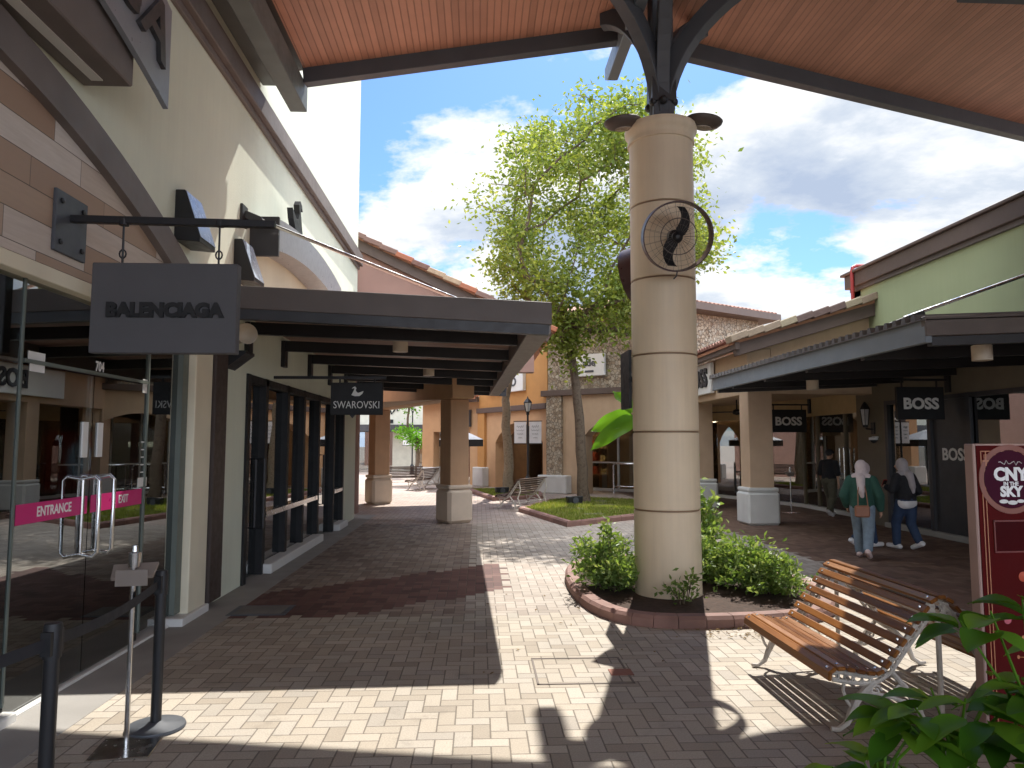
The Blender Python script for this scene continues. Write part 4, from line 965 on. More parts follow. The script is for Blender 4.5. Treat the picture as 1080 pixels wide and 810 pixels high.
q = MB(); q.box(CX-.16,CX+.20,CY-.18,CY+.18,5.36,5.40); q.box(CX-.12,CX+.16,CY-.14,CY+.14,5.62,5.95); q.build('post_collar', M['charcoal'], cl, bevel=.006)
def brace(dx, dy, reach, z0, z1, wdt=.15):
    d = Vector((dx, dy, 0)).normalized(); s_ = Vector((-d.y, d.x, 0)); q = MB()
    n = 14; o = []; inn = []
    for i in range(n+1):
        a = PI/2*i/n                      # quarter arc: rises from the post, then leans out to the roof
        r = reach*(1-math.cos(a)); z = z0 + (z1-z0)*math.sin(a)
        o.append((r, z)); t = Vector((math.sin(a)*reach, math.cos(a)*(z1-z0))).normalized(); nn = Vector((-t.y, t.x))
        inn.append((r+nn.x*.20, z+nn.y*.20))
    B = Vector((CX+.02, CY, 0)) + d*.12; k = n+1
    vs = []
    for sgn in (-1, 1):
        for lst in (o, inn):
            for r, z in lst: vs.append(B + d*r + s_*sgn*wdt/2 + Vector((0,0,z)))
    fs = []
    for i in range(n):
        fs += [(i,i+1,k+i+1,k+i), (2*k+i,3*k+i,3*k+i+1,2*k+i+1), (i,2*k+i,2*k+i+1,i+1), (k+i,k+i+1,3*k+i+1,3*k+i)]
    fs += [(0,k,3*k,2*k), (n,2*k+n,3*k+n,k+n)]
    q.add(vs, fs)
    bo = q.build('brace', M['steel_grey'], cl, bevel=.006)
    q = MB(); q.ball(B + d*.03 + Vector((0,0,z0+.12)), (.05,.05,.05), 10); q.build('bolt', M['black'], bo, world=False)
    bo.children[0].data.transform(Matrix.Translation(-cl.location))
for dx, dy, rch, z1 in ((-1,-.75,1.5,6.85),(1,-.75,1.5,6.75),(-1,.55,.6,6.75),(1,.55,.6,6.65),(-.12,-1,1.3,7.0)): brace(dx, dy, rch, 5.5, z1)

def fan(label, c, d, roll):
    d = Vector(d).normalized(); c = Vector(c)
    qd = d.to_track_quat('Z','Y').to_matrix().to_4x4(); Mx = Matrix.Translation(c) @ qd
    t = thing('wall_fan', label, 'fan', tuple(c), group='fans fixed to the round column')
    r = .35; q = MB(Mx)
    q.lathe([(r,-.09),(r+.012,-.09),(r+.016,.02),(r+.012,.11),(r,.11),(r-.006,.02),(r,-.09)], (0,0,0), 48); q.build('rim', plain('dark_red_brown', (.06,.03,.03), .35), t, smooth=True)
    q = MB(Mx)
    for k in range(26):
        a = 2*PI*k/26; ca_, sa = math.cos(a), math.sin(a)
        q.tube([(.06*ca_,.06*sa,.13),(.2*ca_,.2*sa,.135),(r*ca_,r*sa,.10)], .0014, 4)
        if k % 2 == 0: q.tube([(.06*ca_,.06*sa,-.10),(r*ca_,r*sa,-.08)], .0014, 4)
    for rr2 in (.12,.185,.25,.3): q.tube([(rr2*math.cos(2*PI*i/36),rr2*math.sin(2*PI*i/36),.132-.03*(rr2-.1)) for i in range(36)], .0013 if rr2 != .185 else .005, 4, True)
    q.build('guard', M['bronze'], t)
    q = MB(Mx); q.lathe([(0,-.22),(.06,-.22),(.075,-.18),(.075,-.05),(.05,-.02),(.05,.04),(.02,.07),(0,.07)], (0,0,0), 20); q.build('motor', M['black'], t, smooth=True)
    for k in range(2):
        q = MB(Mx @ Matrix.Rotation(roll+PI*k, 4, 'Z')); n = 10; vs = []
        for i in range(n+1):
            s_ = i/n; rad = .04+.27*s_; a = .55*s_*s_ ; w = .075*(1-.45*s_)+.02
            for e in (-1, 1):
                aa = a + e*w/max(rad,.08)*.75; vs.append((rad*math.cos(aa), rad*math.sin(aa), .02*e+.0))
        q.add(vs, [(2*i,2*i+1,2*i+3,2*i+2) for i in range(n)]); q.add([(x,y,z-.006) for x,y,z in vs], [(2*i,2*i+2,2*i+3,2*i+1) for i in range(n)])
        q.build('blade', M['matblack'], t)
    q = MB(); b0 = c - d*.2; tgt = Vector((CX, CY, c.z-.05)) + (Vector((b0.x-CX, b0.y-CY, 0)).normalized()*.35)
    q.tube([b0, tgt], .03, 8); q.tube([c+Vector((0,0,-.37)), c+Vector((-.01,0,-.42)), c+Vector((-.04,0,-.45))], .008, 5); q.build('bracket', M['black'], t)
fan('black caged fan on the front of the round column', (2.06,7.30,3.86), (-.10,-1,-.28), 4.05)
fan('black caged fan half hidden behind the left side of the round column', (1.97,8.66,3.76), (-.85,.62,-.2), .6)
for sx, lab in ((-1,'brown shell spotlight on the left rim of the column top'),(1,'brown shell spotlight on the right rim of the column top')):
    c0 = Vector((CX+sx*.47, CY-.14, 5.34 if sx < 0 else 5.37))
    t = thing('spotlight', lab, 'light', tuple(c0), group='spotlights at the column top')
    Mx = Matrix.Translation(c0) @ Matrix.Rotation(R(7*sx), 4, 'Y')
    q = MB(Mx)
    q.lathe([(0,-.075),(.10,-.07),(.17,-.045),(.205,-.01),(.215,.02),(.20,.035),(.12,.045),(0,.05)], (0,0,0), 24, None, 1, .75); q.build('housing', plain('brown_cast_metal', (.085,.065,.055), .45), t, smooth=True)
    q = MB(Mx); q.lathe([(0,-.082),(.09,-.08),(.10,-.06)], (0,0,0), 20, None, 1, .7); q.build('lens', plain('dull_lens', (.30,.25,.20), .25), t, smooth=True)
    q = MB(); q.bar(c0+Vector((-sx*.18,.02,.0)), Vector((CX+sx*.15,CY,5.44)), .035,.05); q.build('bracket', M['black'], t)
sp = thing('display_board', 'slim black display board fixed edge-on to the far left side of the round column', 'sign', (1.72,8.2,2.1))
q = MB(); q.box(1.69,1.72,8.02,8.5,2.10,2.76); q.build('panel', M['matblack'], sp); q = MB(); q.box(1.72,1.78,8.1,8.16,2.4,2.46); q.build('bracket', M['black'], sp)

# ------------------------------------------------------------------ planters
def smooth_poly(pts, it=2):
    for _ in range(it):
        o = []
        for i in range(len(pts)):
            a, e = Vector(pts[i]), Vector(pts[(i+1)%len(pts)]); o += [a.lerp(e,.25), a.lerp(e,.75)]
        pts = o
    return [Vector(p) for p in pts]
def kerb_bed(name, label, pts, it, h, soilmat, w=.15, soilz=.07):
    P = smooth_poly(pts, it); c = sum(P, Vector((0,0)))/len(P)
    t = thing(name, label, 'planter', (c.x, c.y, 0)); n = len(P)
    # stones along the kerb: resample at about 0.45 and leave a fine joint
    per = [];
    for i in range(n): per.append((P[i], P[(i+1)%n]))
    inner = []
    for i in range(n):
        d = (P[(i+1)%n]-P[i-1]).normalized(); nn = Vector((-d.y, d.x))
        if (c-P[i]).dot(nn) < 0: nn = -nn
        inner.append(P[i]+nn*w)
    q = MB(); acc = 0
    for i in range(n):
        j = (i+1)%n; a, e, ai, ei = P[i], P[j], inner[i], inner[j]; L = (e-a).length; k = max(1, round(L/.42))
        for s_ in range(k):
            f0, f1 = (s_+.012)/k, (s_+1-.012)/k
            pa, pe, pai, pei = a.lerp(e,f0), a.lerp(e,f1), ai.lerp(ei,f0), ai.lerp(ei,f1)
            b_ = .03
            na = (pai-pa).normalized()*b_; ne = (pei-pe).normalized()*b_
            vs = [(*pa,-.02),(*pe,-.02),(*pei,-.02),(*pai,-.02),(*pa,h-b_),(*pe,h-b_),(*(pe+ne),h),(*(pa+na),h),(*pei,h),(*pai,h)]
            q.add(vs, [(0,1,5,4),(4,5,6,7),(7,6,8,9),(8,2,3,9),(0,4,7,9,3),(1,2,8,6,5)])
    q.build('kerb', M['kerb'], t)
    q = MB(); q.add([(p.x,p.y,soilz) for p in inner], [tuple(range(n))]); q.build('soil', soilmat, t)
    return t, inner
pl1, in1 = kerb_bed('planter', 'planter with rounded red-brown kerb round the foot of the beige column', [(1.05,9.3),(1.05,7.5),(1.45,6.72),(2.5,6.70),(3.5,6.95),(4.0,8.2),(3.6,9.9),(2.2,10.6),(1.4,10.3)], 2, .11, M['soil'])
pl2, in2 = kerb_bed('planter', 'angular red-kerbed grass bed at the foot of the tall leafy tree', [(1.81,14.86),(3.48,16.2),(5.0,17.2),(5.1,20.3),(3.0,21.9),(1.9,20.6),(1.0,18.25)], 0, .12, M['grassbase'], .16, .09)
pl3, in3 = kerb_bed('planter', 'small red-kerbed grass bed round the pale pruned tree further back', [(.42,21.7),(2.0,22.6),(2.1,24.2),(.9,26.2),(-.35,25.6)], 0, .12, M['grassbase'], .16, .09)
pl4, in4 = kerb_bed('planter', 'red-kerbed planter of broad-leaved plants in the near right corner', [(1.55,2.3),(1.55,3.4),(3.6,3.4),(3.6,2.3)], 1, .13, M['soil'])

def inside(p, poly):
    c = False; n = len(poly)
    for i in range(n):
        a, b_ = poly[i], poly[i-1]
        if (a.y > p[1]) != (b_.y > p[1]) and p[0] < (b_.x-a.x)*(p[1]-a.y)/(b_.y-a.y)+a.x: c = not c
    return c
def grass(poly, n, seed, h=.07):
    rr = random.Random(seed); xs = [p.x for p in poly]; ys = [p.y for p in poly]; q = MB(); k = 0
    while k < n:
        x, y = rr.uniform(min(xs),max(xs)), rr.uniform(min(ys),max(ys))
        if not inside((x,y), poly) or noise.noise((x*1.3,y*1.3,seed)) < -.32: continue
        k += 1; hh = h*rr.uniform(.5,1.3); a = rr.uniform(0,2*PI); w = .012
        lx, ly = rr.gauss(0,.03), rr.gauss(0,.03)
        q.add([(x-w*math.cos(a),y-w*math.sin(a),.085),(x+w*math.cos(a),y+w*math.sin(a),.085),(x+lx,y+ly,.085+hh)], [(0,1,2)])
    tag(q.build('grass', M['grass']), kind='stuff')
grass(in2, 15000, 3); grass(in3, 7000, 5)

def shrub(name, label, c, rad, n, seed, mat, lw=.035, ll=.075, group=None, hmin=.05, twigs=40):
    """a loose bush: stems from the root fan out, leaves sit along their outer ends"""
    rr = random.Random(seed); random.seed(seed)
    t = thing(name, label, 'shrub', (c[0], c[1], .07), 0, group)
    st = MB(); lf = MB(); C0 = Vector((c[0], c[1], .07))
    for i in range(twigs):
        a = rr.uniform(0,2*PI); e = math.acos(rr.uniform(.05,1)); k = rr.uniform(.5,1.3)
        tip = C0 + Vector((rad[0]*math.sin(e)*math.cos(a)*k, rad[1]*math.sin(e)*math.sin(a)*k, rad[2]*math.cos(e)*k + hmin))
        root = C0 + Vector((rad[0]*.35*math.cos(a)*rr.random(), rad[1]*.35*math.sin(a)*rr.random(), 0))
        mid = root.lerp(tip,.5)+Vector((0,0,.08)); st.tube([root,mid,tip], [.006,.004,.002], 4)
        for j in range(n//twigs):
            s_ = rr.random()**.6; p = (root.lerp(mid,s_*2) if s_ < .5 else mid.lerp(tip,s_*2-1)) + Vector((rr.gauss(0,.045),rr.gauss(0,.045),rr.gauss(0,.035)))
            if p.z < .09: p.z = .09+rr.random()*.05
            d = Vector((rr.gauss(0,1),rr.gauss(0,1),rr.gauss(.45,.6))); leaf_quad(lf, p, d, lw*rr.uniform(.7,1.2), ll*rr.uniform(.7,1.25))
    st.build('stem', M['bark'], t); lf.build('foliage', mat, t)
lt = MB(); rl_ = random.Random(31)
for i in range(150):
    a_ = Vector((rl_.uniform(2.0,3.1), rl_.uniform(6.35,6.72) + .0, .006)) if i < 110 else Vector((rl_.uniform(-.5,4), rl_.uniform(4.6,9), .006))
    leaf_quad(lt, a_, Vector((rl_.gauss(0,1),rl_.gauss(0,1),rl_.uniform(.0,.25))), rl_.uniform(.014,.028), rl_.uniform(.025,.055), .3, Vector((0,0,1)))
tag(lt.build('leaf_litter', leaf_mat('dry_leaf', (.16,.09,.05), (.30,.22,.11), .2, .7)), kind='stuff')
GS = 'low green shrubs round the column'
shrub('shrub', 'dark leafy shrub left of the column, spilling over the kerb', (1.52,8.25), (.42,.55,.55), 4200, 11, M['shrub'], group=GS, twigs=60)
shrub('shrub', 'tall sunlit shrub tight against the right side of the column', (2.68,8.55), (.42,.5,.62), 3400, 12, M['shrub'], group=GS, twigs=55)
shrub('shrub', 'sunlit shrub nearest the wooden bench at the right end of the planter', (3.12,8.0), (.45,.55,.48), 3600, 13, M['shrub'], group=GS, twigs=55)
shrub('shrub', 'small sparse shrub growing in front of the column foot', (2.08,7.42), (.22,.12,.22), 130, 14, M['shrub'], group=GS, twigs=9)
shrub('shrub', 'pale shrub behind the column by the arcade', (2.95,9.5), (.4,.4,.9), 1600, 15, M['shrub'], group=GS, twigs=40, lw=.06, ll=.11)

def broad_plant(label, c, n, hmax, spread, L, W, seed, mat, name='broad_leaved_plant', base=.07, lean=None):
    """upright stems, each ending in large folded leaves"""
    rr = random.Random(seed); t = thing(name, label, 'plant', (c[0], c[1], base)); C0 = Vector((c[0], c[1], base))
    for i in range(n):
        a = rr.uniform(0,2*PI) if lean is None else lean[i%len(lean)]
        hh = hmax*rr.uniform(.45,1) if lean is None else hmax*(1-.12*(i//len(lean))-.05*i); sp_ = spread*rr.uniform(.25,1)
        tip = C0+Vector((math.cos(a)*sp_, math.sin(a)*sp_, hh)); q = MB()
        mid = C0.lerp(tip,.55)+Vector((-math.cos(a)*sp_*.2,-math.sin(a)*sp_*.2,hh*.1))
        q.tube([C0,mid,tip],[.009,.007,.004],5); q.build('stem', M['plantleaf'] if mat != M['bigleaf'] else M['bigleaf'], t)
        lfm = MB()
        for k in range(rr.randint(3,5) if lean is None else 1):
            aa = a+rr.gauss(0,1.1) if lean is None else a; dr = rr.uniform(-.35,.35)
            d = Vector((math.cos(aa),math.sin(aa),dr)).normalized(); s_ = d.cross(Vector((0,0,1))).normalized(); u = s_.cross(d)
            p0 = tip - Vector((0,0,rr.uniform(0,.10))); LL, WW = L*rr.uniform(.7,1.15), W*rr.uniform(.75,1.15); m_ = 8; vs = []
            for j in range(m_+1):
                f = j/m_; w = WW*.5*math.sin(PI*f**.8)**.8*(1 if f < 1 else 0); droop = -.35*LL*f*f+.12*LL*f
                c_ = p0+d*LL*f+Vector((0,0,droop)); wv = .02*LL*math.sin(f*9+k)
                vs += [c_+s_*w+u*(w*.28+wv), c_, c_-s_*w+u*(w*.28-wv)]
            lfm.add(vs, [f for j in range(m_) for f in ((3*j,3*j+1,3*j+4,3*j+3),(3*j+1,3*j+2,3*j+5,3*j+4))])
        lfm.build('leaf', mat, t, smooth=True)
bn = thing('banana_plant', 'banana-like plant with huge bright backlit leaves behind the left of the column', 'plant', (2.3, 9.45, .07))
for tip, d, wv, L, W in (((2.02,9.45,2.05),(-.80,.05,-.10),(0,.35,.95),.55,.27),((2.05,9.40,2.02),(-.95,-.1,-.42),(-.35,.45,.85),.66,.25),((2.05,9.5,2.12),(-.42,.1,.62),(.55,.5,.6),.46,.22),((2.5,9.4,1.5),(.8,-.1,.3),(-.2,.5,.9),.42,.22)):
    q = MB(); tp = Vector(tip); q.tube([(2.3,9.45,.07),(2.28,9.45,tp.z*.6),tp], [.03,.022,.012], 6); q.build('stem', M['bigleaf'], bn)
    d = Vector(d).normalized(); w_ = Vector(wv); w_ = (w_-d*w_.dot(d)).normalized(); u_ = w_.cross(d); m_ = 12; vs = []
    for j in range(m_+1):
        f = j/m_; hw = W*.5*math.sin(PI*(.06+.94*f)**.75)**.7 if f < 1 else .0
        c_ = tp + d*L*f + Vector((0,0,-.22*L*f*f)); wav = .02*math.sin(f*11)
        vs += [c_+w_*hw+u_*(hw*.25+wav), c_+w_*hw*.5+u_*hw*.08, c_, c_-w_*hw*.5+u_*hw*.08, c_-w_*hw+u_*(hw*.25-wav)]
    q = MB(); q.add(vs, [(5*j+i,5*j+i+1,5*j+i+6,5*j+i+5) for j in range(m_) for i in range(4)]); q.build('leaf', M['bigleaf'], bn, smooth=True)
BP = 'broad_leaved_plant'
broad_plant('tall glossy plant at the frame edge, overlapping the red festive board', (2.36,3.05), 9, 1.12, .30, .24, .13, 21, M['plantleaf'])
broad_plant('dense glossy broad-leaved plant below the red board, between two others', (2.05,3.12), 13, .72, .30, .23, .13, 22, M['plantleaf'])
broad_plant('low glossy plant under the near end of the slatted bench', (1.72,3.14), 8, .46, .22, .20, .11, 23, M['plantleaf'])
broad_plant('bushy glossy plant in the extreme corner, lowest of the four', (2.30,2.75), 10, .62, .30, .23, .13, 24, M['plantleaf'])

# ------------------------------------------------------------------ trees
def tree(name, label, base, fork_z, cc, cr, ncl, nleaf, seed, r0, bark, leaf, lw, ll, lean=(0,0), shell=.45, group=None, spread=.36):
    """trunk up to the fork, then limbs grown towards clumps spread through the crown's volume; leaves hang in each clump"""
    rr = random.Random(seed); random.seed(seed); C0 = Vector((base[0], base[1], .05))
    t = thing(name, label, 'tree', tuple(C0), 0, group)
    fork = Vector((base[0]+lean[0], base[1]+lean[1], fork_z))
    nodes = [(C0, -1)]
    for i in range(1, 8): f = i/7; nodes.append((C0.lerp(fork, f)+Vector((rr.gauss(0,.025),rr.gauss(0,.025),0)) if i < 7 else fork, i-1))
    fi = 7; cl = []
    while len(cl) < ncl:
        v = Vector((rr.uniform(-1,1),rr.uniform(-1,1),rr.uniform(-1,1))); L = v.length
        if L > 1 or rr.random() > (.18 + L**1.6*(1-shell) + shell*(L > .6)): continue
        p = Vector((cc[0]+v.x*cr[0], cc[1]+v.y*cr[1], cc[2]+v.z*cr[2]))
        nv = noise.noise((p.x*.45, p.y*.45, p.z*.45+seed))
        if nv < -.12: continue
        # egg-shaped: narrower low down
        k = .55+.45*min(1, max(0, (p.z-(cc[2]-cr[2]))/(cr[2]*.9))); p.x = cc[0]+(p.x-cc[0])*k; p.y = cc[1]+(p.y-cc[1])*k
        cl.append(p)
    cl.sort(key=lambda p: (p-fork).length)
    ends = []
    for p in cl:
        best = None; bd = 1e9
        for i, (q, pa) in enumerate(nodes):
            if i < fi: continue
            d = p-q; L = d.length
            cost = L + (.6*max(0, q.z-p.z+.3)) + .22*(q-fork).length*0
            # growing outward and upward is preferred
            if i != fi:
                gd = (q-nodes[pa][0]); 
                if gd.length > 1e-4: cost += L*.55*(1-gd.normalized().dot(d.normalized()))
            if cost < bd: bd = cost; best = i
        q = nodes[best][0]; L = (p-q).length; k = max(1, int(L/.55)); pa = best
        for j in range(1, k+1):
            f = j/k; pt = q.lerp(p, f) + Vector((0,0,-.10*L*math.sin(PI*f)*.6)) + (Vector((rr.gauss(0,.05),rr.gauss(0,.05),rr.gauss(0,.04))) if j < k else Vector())
            nodes.append((pt, pa)); pa = len(nodes)-1
        ends.append(pa)
    cnt = [0]*len(nodes)
    for e in ends:
        i = e
        while i >= 0: cnt[i] += 1; i = nodes[i][1]
    rad = [max(.012, r0*.95*(c/len(ends))**.43) for c in cnt]
    kids = {}
    for i, (p, pa) in enumerate(nodes): kids.setdefault(pa, []).append(i)
    # chains: follow the thickest child
    limbs = MB(); trunk = MB()
    def chain(i, start):
        pts = [start] if start is not None else []; rs = []
        ids = [i]
        while kids.get(ids[-1]): ids.append(max(kids[ids[-1]], key=lambda k: cnt[k]))
        pts += [nodes[k][0] for k in ids]; rs = ([rad[ids[0]]] if start is not None else []) + [rad[k] for k in ids]
        return ids, pts, rs
    todo = []
    for i in kids.get(fi, []): todo.append((i, nodes[fi][0]))
    while todo:
        i, s_ = todo.pop(); ids, pts, rs = chain(i, s_)
        if len(pts) > 1: limbs.tube(pts, rs, 7 if rs[0] > .03 else 4)
        for a in ids:
            ks = sorted(kids.get(a, []), key=lambda k: -cnt[k])[1:]
            todo += [(k, nodes[a][0]) for k in ks]
    tp = [nodes[i][0] for i in range(fi+1)]; trs = [r0*(1.28-.30*i/fi)*(1.25 if i == 0 else 1) for i in range(fi+1)]
    tp.append(tp[-1]+Vector((0,0,.12))); trs.append(trs[-1]*.55)
    trunk.tube(tp, trs, 14); trunk.build('trunk', bark, t, smooth=True); limbs.build('limbs', bark, t, smooth=True)
    lf = MB()
    for e in ends:
        p = nodes[e][0]; pv = nodes[nodes[e][1]][0]; s0 = spread*rr.uniform(.7,1.25); n_ = int(nleaf*rr.uniform(.5,1.4))
        for j in range(n_):
            c_ = p.lerp(pv, rr.random()**2*.8) + Vector((rr.gauss(0,s0),rr.gauss(0,s0),rr.gauss(0,s0*.62)))
            d = Vector((rr.gauss(0,1),rr.gauss(0,1),rr.gauss(-.35,.6))); leaf_quad(lf, c_, d, lw*rr.uniform(.7,1.25), ll*rr.uniform(.7,1.25), .2)
    if nleaf: lf.build('crown', leaf, t)
    return t
tree('tree', 'tall airy light-green tree with a forked trunk in the angular grass bed', (2.92, 20.0), 3.4, (3.3, 20.0, 7.85), (3.45, 3.0, 3.85), 225, 140, 5, .125, M['bark'], M['leaf'], .085, .16, (-.22, 0))
tree('tree', 'pale-barked pruned tree with a few bare shoots beside the lamp post', (1.02, 24.4), 3.2, (1.05, 24.4, 5.6), (.8, .8, 1.7), 13, 9, 9, .14, M['bark2'], M['leaf'], .07, .14, (-.12, 0), spread=.22)
tree('tree', 'small bright tree far off beyond the left arcade pillars', (-3.2, 38), 1.9, (-3.0, 38, 3.1), (1.5, 1.5, 1.5), 40, 70, 4, .09, M['bark'], M['bigleaf'], .11, .2, spread=.3)
for x, y, lab in ((2.55,19.25,'black ground floodlight at the foot of the tall tree'),(.75,23.3,'black ground floodlight at the foot of the pale pruned tree')):
    t = thing('floodlight', lab, 'light', (x, y, .09), R(20), 'ground floodlights')
    q = MB(); q.prism([(-.2,0),(.2,0),(.23,.22),(-.23,.22)], 'y', -.07, .08); q.build('housing', M['black'], t, world=False, bevel=.015)
    q = MB(); q.lathe([(0,0),(.085,0),(.085,.01),(0,.012)], (0,-.071,.115), 18, (0,-1,0)); q.build('lens', M['steel_grey'], t, world=False)

# ------------------------------------------------------------------ benches
HALF = [(-.70,.335,80),(-.685,.365,35),(-.63,.378,5),(-.57,.37,-10),(-.51,.358,-12),(-.45,.348,-6),(-.395,.352,20),
        (-.345,.395,50),(-.295,.458,52),(-.245,.522,52),(-.195,.586,52),(-.145,.650,52),(-.098,.712,48),(-.05,.765,30)]
def slat_set(mb, lst, sgn, L, w=.052, t=.024):
    for x, z, a in lst:
        ca_, sa = math.cos(R(a)), math.sin(R(a)); X0, Z0 = sgn*x, z
        ax = Vector((ca_*sgn, 0, sa)); nn = Vector((-ax.z, 0, ax.x))
        c = Vector((X0, 0, Z0)); vs = []
        for y in (-L/2, L/2):
            for e, f in ((-1,-1),(1,-1),(1,1),(-1,1)): vs.append(c + ax*e*w/2 + nn*f*t/2 + Vector((0,y,0)))
        mb.add(vs, [(0,1,2,3),(7,6,5,4),(0,4,5,1),(1,5,6,2),(2,6,7,3),(3,7,4,0)])
def bench(name, label, loc, rz, double, wood, L=1.36, detail=True, group=None):
    t = thing(name, label, 'bench', loc, rz, group)
    sides = (1, -1) if double else (1,)
    for s_ in sides:
        q = MB(); slat_set(q, HALF[:7], s_, L); q.build('seat', wood, t, world=False, bevel=.006)
        q = MB(); slat_set(q, HALF[7:] + ([(0.0,.785,0)] if s_ == 1 else []), s_, L); q.build('backrest', wood, t, world=False, bevel=.006)
        if detail:
            q = MB()
            for x, z, a in HALF[1:]:
                nn = Vector((-math.sin(R(a)), 0, math.cos(R(a))))
                for y in (-L/2+.06, L/2-.06):
                    c = Vector((x, y, z)) + nn*.0125; c.x *= s_; nv = Vector((nn.x*s_, 0, nn.z))
                    q.lathe([(0,0),(.011,0),(.008,.005),(0,.006)], c, 6, nv)
            q.build('screw', M['steel'], t, world=False)
    for y in (-L/2+.06, L/2-.06):
        q = MB()
        for s_ in sides:
            def P(x, z): return (x*s_, y, z)
            und = [P(x+math.sin(R(a))*.03, z-math.cos(R(a))*.03) for x, z, a in HALF]
            q.tube(und, .017, 6)
            # lower lace rail and rings between
            low = [P(-.66,.30),P(-.58,.285),(-.48*s_,y,.275),(-.38*s_,y,.285),(-.30*s_,y,.34),(-.24*s_,y,.42),(-.17*s_,y,.51),(-.09*s_,y,.61),(-.02*s_,y,.70)]
            q.tube(low, .012, 6)
            if detail:
                for i in range(15):
                    f = i/14*8; k = min(7,int(f)); a_, b_ = Vector(low[k]), Vector(low[k+1]); c = a_.lerp(b_, f-k)
                    dd = (b_-a_).normalized(); up = Vector((-dd.z*s_,0,dd.x*s_)); 
                    if up.z < 0: up = -up
                    c = c+up*.03
                    q.tube([c+Vector((.026*math.cos(u),0,.026*math.sin(u))) for u in [2*PI*j/10 for j in range(10)]], .0075, 5, True)
            # front leg: an S-curve with a toe
            q.tube([P(-.40,.285),P(-.46,.24),P(-.52,.18),P(-.555,.11),P(-.58,.05),P(-.635,.015),P(-.68,.018)], [.016,.022,.026,.022,.018,.016,.014], 8)
            q.tube([P(-.50,.205),P(-.44,.225),P(-.33,.20),P(-.2,.16),P(-.06,.19)], .013, 6)
            q.tube([P(-.545,.13),P(-.58,.18),P(-.60,.24),P(-.59,.285)], .010, 6)
            q.tube([P(-.30,.34),P(-.22,.25),P(-.15,.14),P(-.115,.05),P(-.10,.0)], [.016,.02,.022,.02,.024], 8)
            if detail:
                for cx_, cz_, r_ in ((-.64,.33,.045),(-.40,.235,.035),(-.26,.235,.03),(-.07,.66,.04)):
                    q.tube([(s_*(cx_+r_*(1-.07*j)*math.cos(.75*j)), y, cz_+r_*(1-.07*j)*math.sin(.75*j)) for j in range(12)], .009, 5)
        if double: q.tube([(-.10,y,.02),(0,y,.10),(.10,y,.02)], .014, 6); q.tube([(0,y,.68),(0,y,.1)], .016, 8); q.tube([(.042*math.cos(u),y,.715+.042*math.sin(u)) for u in [2*PI*j/14 for j in range(14)]], .012, 6, True)
        else:
            q.tube([(-.02,y,.75),(.02,y,.5),(-.06,y,.3),(.0,y,.15),(.06,y,.02),(.11,y,.015)], [.014,.018,.02,.02,.016,.014], 8)
        q.build('end_frame', M['iron'], t, world=False, smooth=True)
    q = MB(); q.tube([(-.10,-L/2+.06,.17),(-.10,L/2-.06,.17)], .012, 6)
    if double: q.tube([(.10,-L/2+.06,.17),(.10,L/2-.06,.17)], .012, 6)
    q.build('stretcher', M['iron'], t, world=False)
    return t
bench('double_bench', 'back-to-back slatted bench, varnished orange wood on ornate pale iron frames', (2.77, 4.95, 0), R(0), True, M['wood'])
GB = 'single benches in the plaza'
b1 = bench('park_bench', 'single slatted bench with iron ends beside the grass bed of the tall tree', (1.45, 19.3, 0), R(-32), False, M['wood2'], 1.6, False, GB)
for x, y, a, lab in ((-3.0,29.2,-70,'faint slatted bench between the two left arcade pillars'),(-1.75,27.2,-20,'slatted bench partly hidden by the nearest left arcade pillar')):
    c = copy_tree(b1); c.location = (x, y, 0); c.rotation_euler = (0,0,R(a)); c['label'] = lab

# ------------------------------------------------------------------ queue posts, sign stand
GQ = 'black queue posts'
def qpost(loc, lab):
    t = thing('queue_post', lab, 'post', loc, 0, GQ)
    q = MB(); q.lathe([(0,0),(.165,0),(.17,.008),(.165,.02),(.06,.032),(.03,.045),(0,.045)], (0,0,0), 40); q.build('base', M['steel_grey'], t, world=False, smooth=True)
    q = MB(); q.lathe([(.031,.03),(.031,.84),(0,.84)], (0,0,0), 20); q.build('pole', M['black'], t, world=False, smooth=True)
    q = MB(); q.lathe([(0,.78),(.038,.785),(.038,.91),(.034,.93),(0,.932)], (0,0,0), 20); q.box(-.022,.022,.03,.052,.80,.90); q.box(-.022,.022,-.052,-.03,.80,.90); q.build('cassette', M['black'], t, world=False, smooth=True)
    return t
p1 = qpost((-1.93,4.57,0), 'black queue post with a round base beside the steel sign stand')
p2 = copy_tree(p1); p2.location = (-1.83,3.27,0); p2['label'] = 'black queue post at the lower left frame edge, base out of sight'
for a, e, lab in (((-1.93,4.52),(-1.83,3.32),'black webbing belt stretched between the two queue posts'),((-1.83,3.22),(-2.3,1.7),'black webbing belt running out of the frame at lower left')):
    q = MB(); n = 12; vs = []
    for i in range(n+1):
        f = i/n; z = .85-.03*math.sin(PI*f); x, y = a[0]+(e[0]-a[0])*f, a[1]+(e[1]-a[1])*f
        vs += [(x-.001,y,z-.026),(x-.001,y,z+.026),(x+.001,y,z+.026),(x+.001,y,z-.026)]
    q.add(vs, [(4*i+j,4*i+(j+1)%4,4*i+4+(j+1)%4,4*i+4+j) for i in range(n) for j in range(4)] + [(0,1,2,3),(4*n+3,4*n+2,4*n+1,4*n)])
    tag(q.build('queue_belt', M['belt']), lab, 'belt')
ss = thing('sign_stand', 'slim steel sign stand with a square base, back of its small plate visible', 'sign stand', (-1.96,4.27,0), R(8))
q = MB(); q.box(-.16,.16,-.15,.15,0,.012); q.build('base', M['steel'], ss, world=False, bevel=.004)
q = MB(); q.lathe([(.014,.012),(.014,1.0),(0,1.0)], (0,0,0), 14); q.build('pole', M['steel'], ss, world=False, smooth=True)
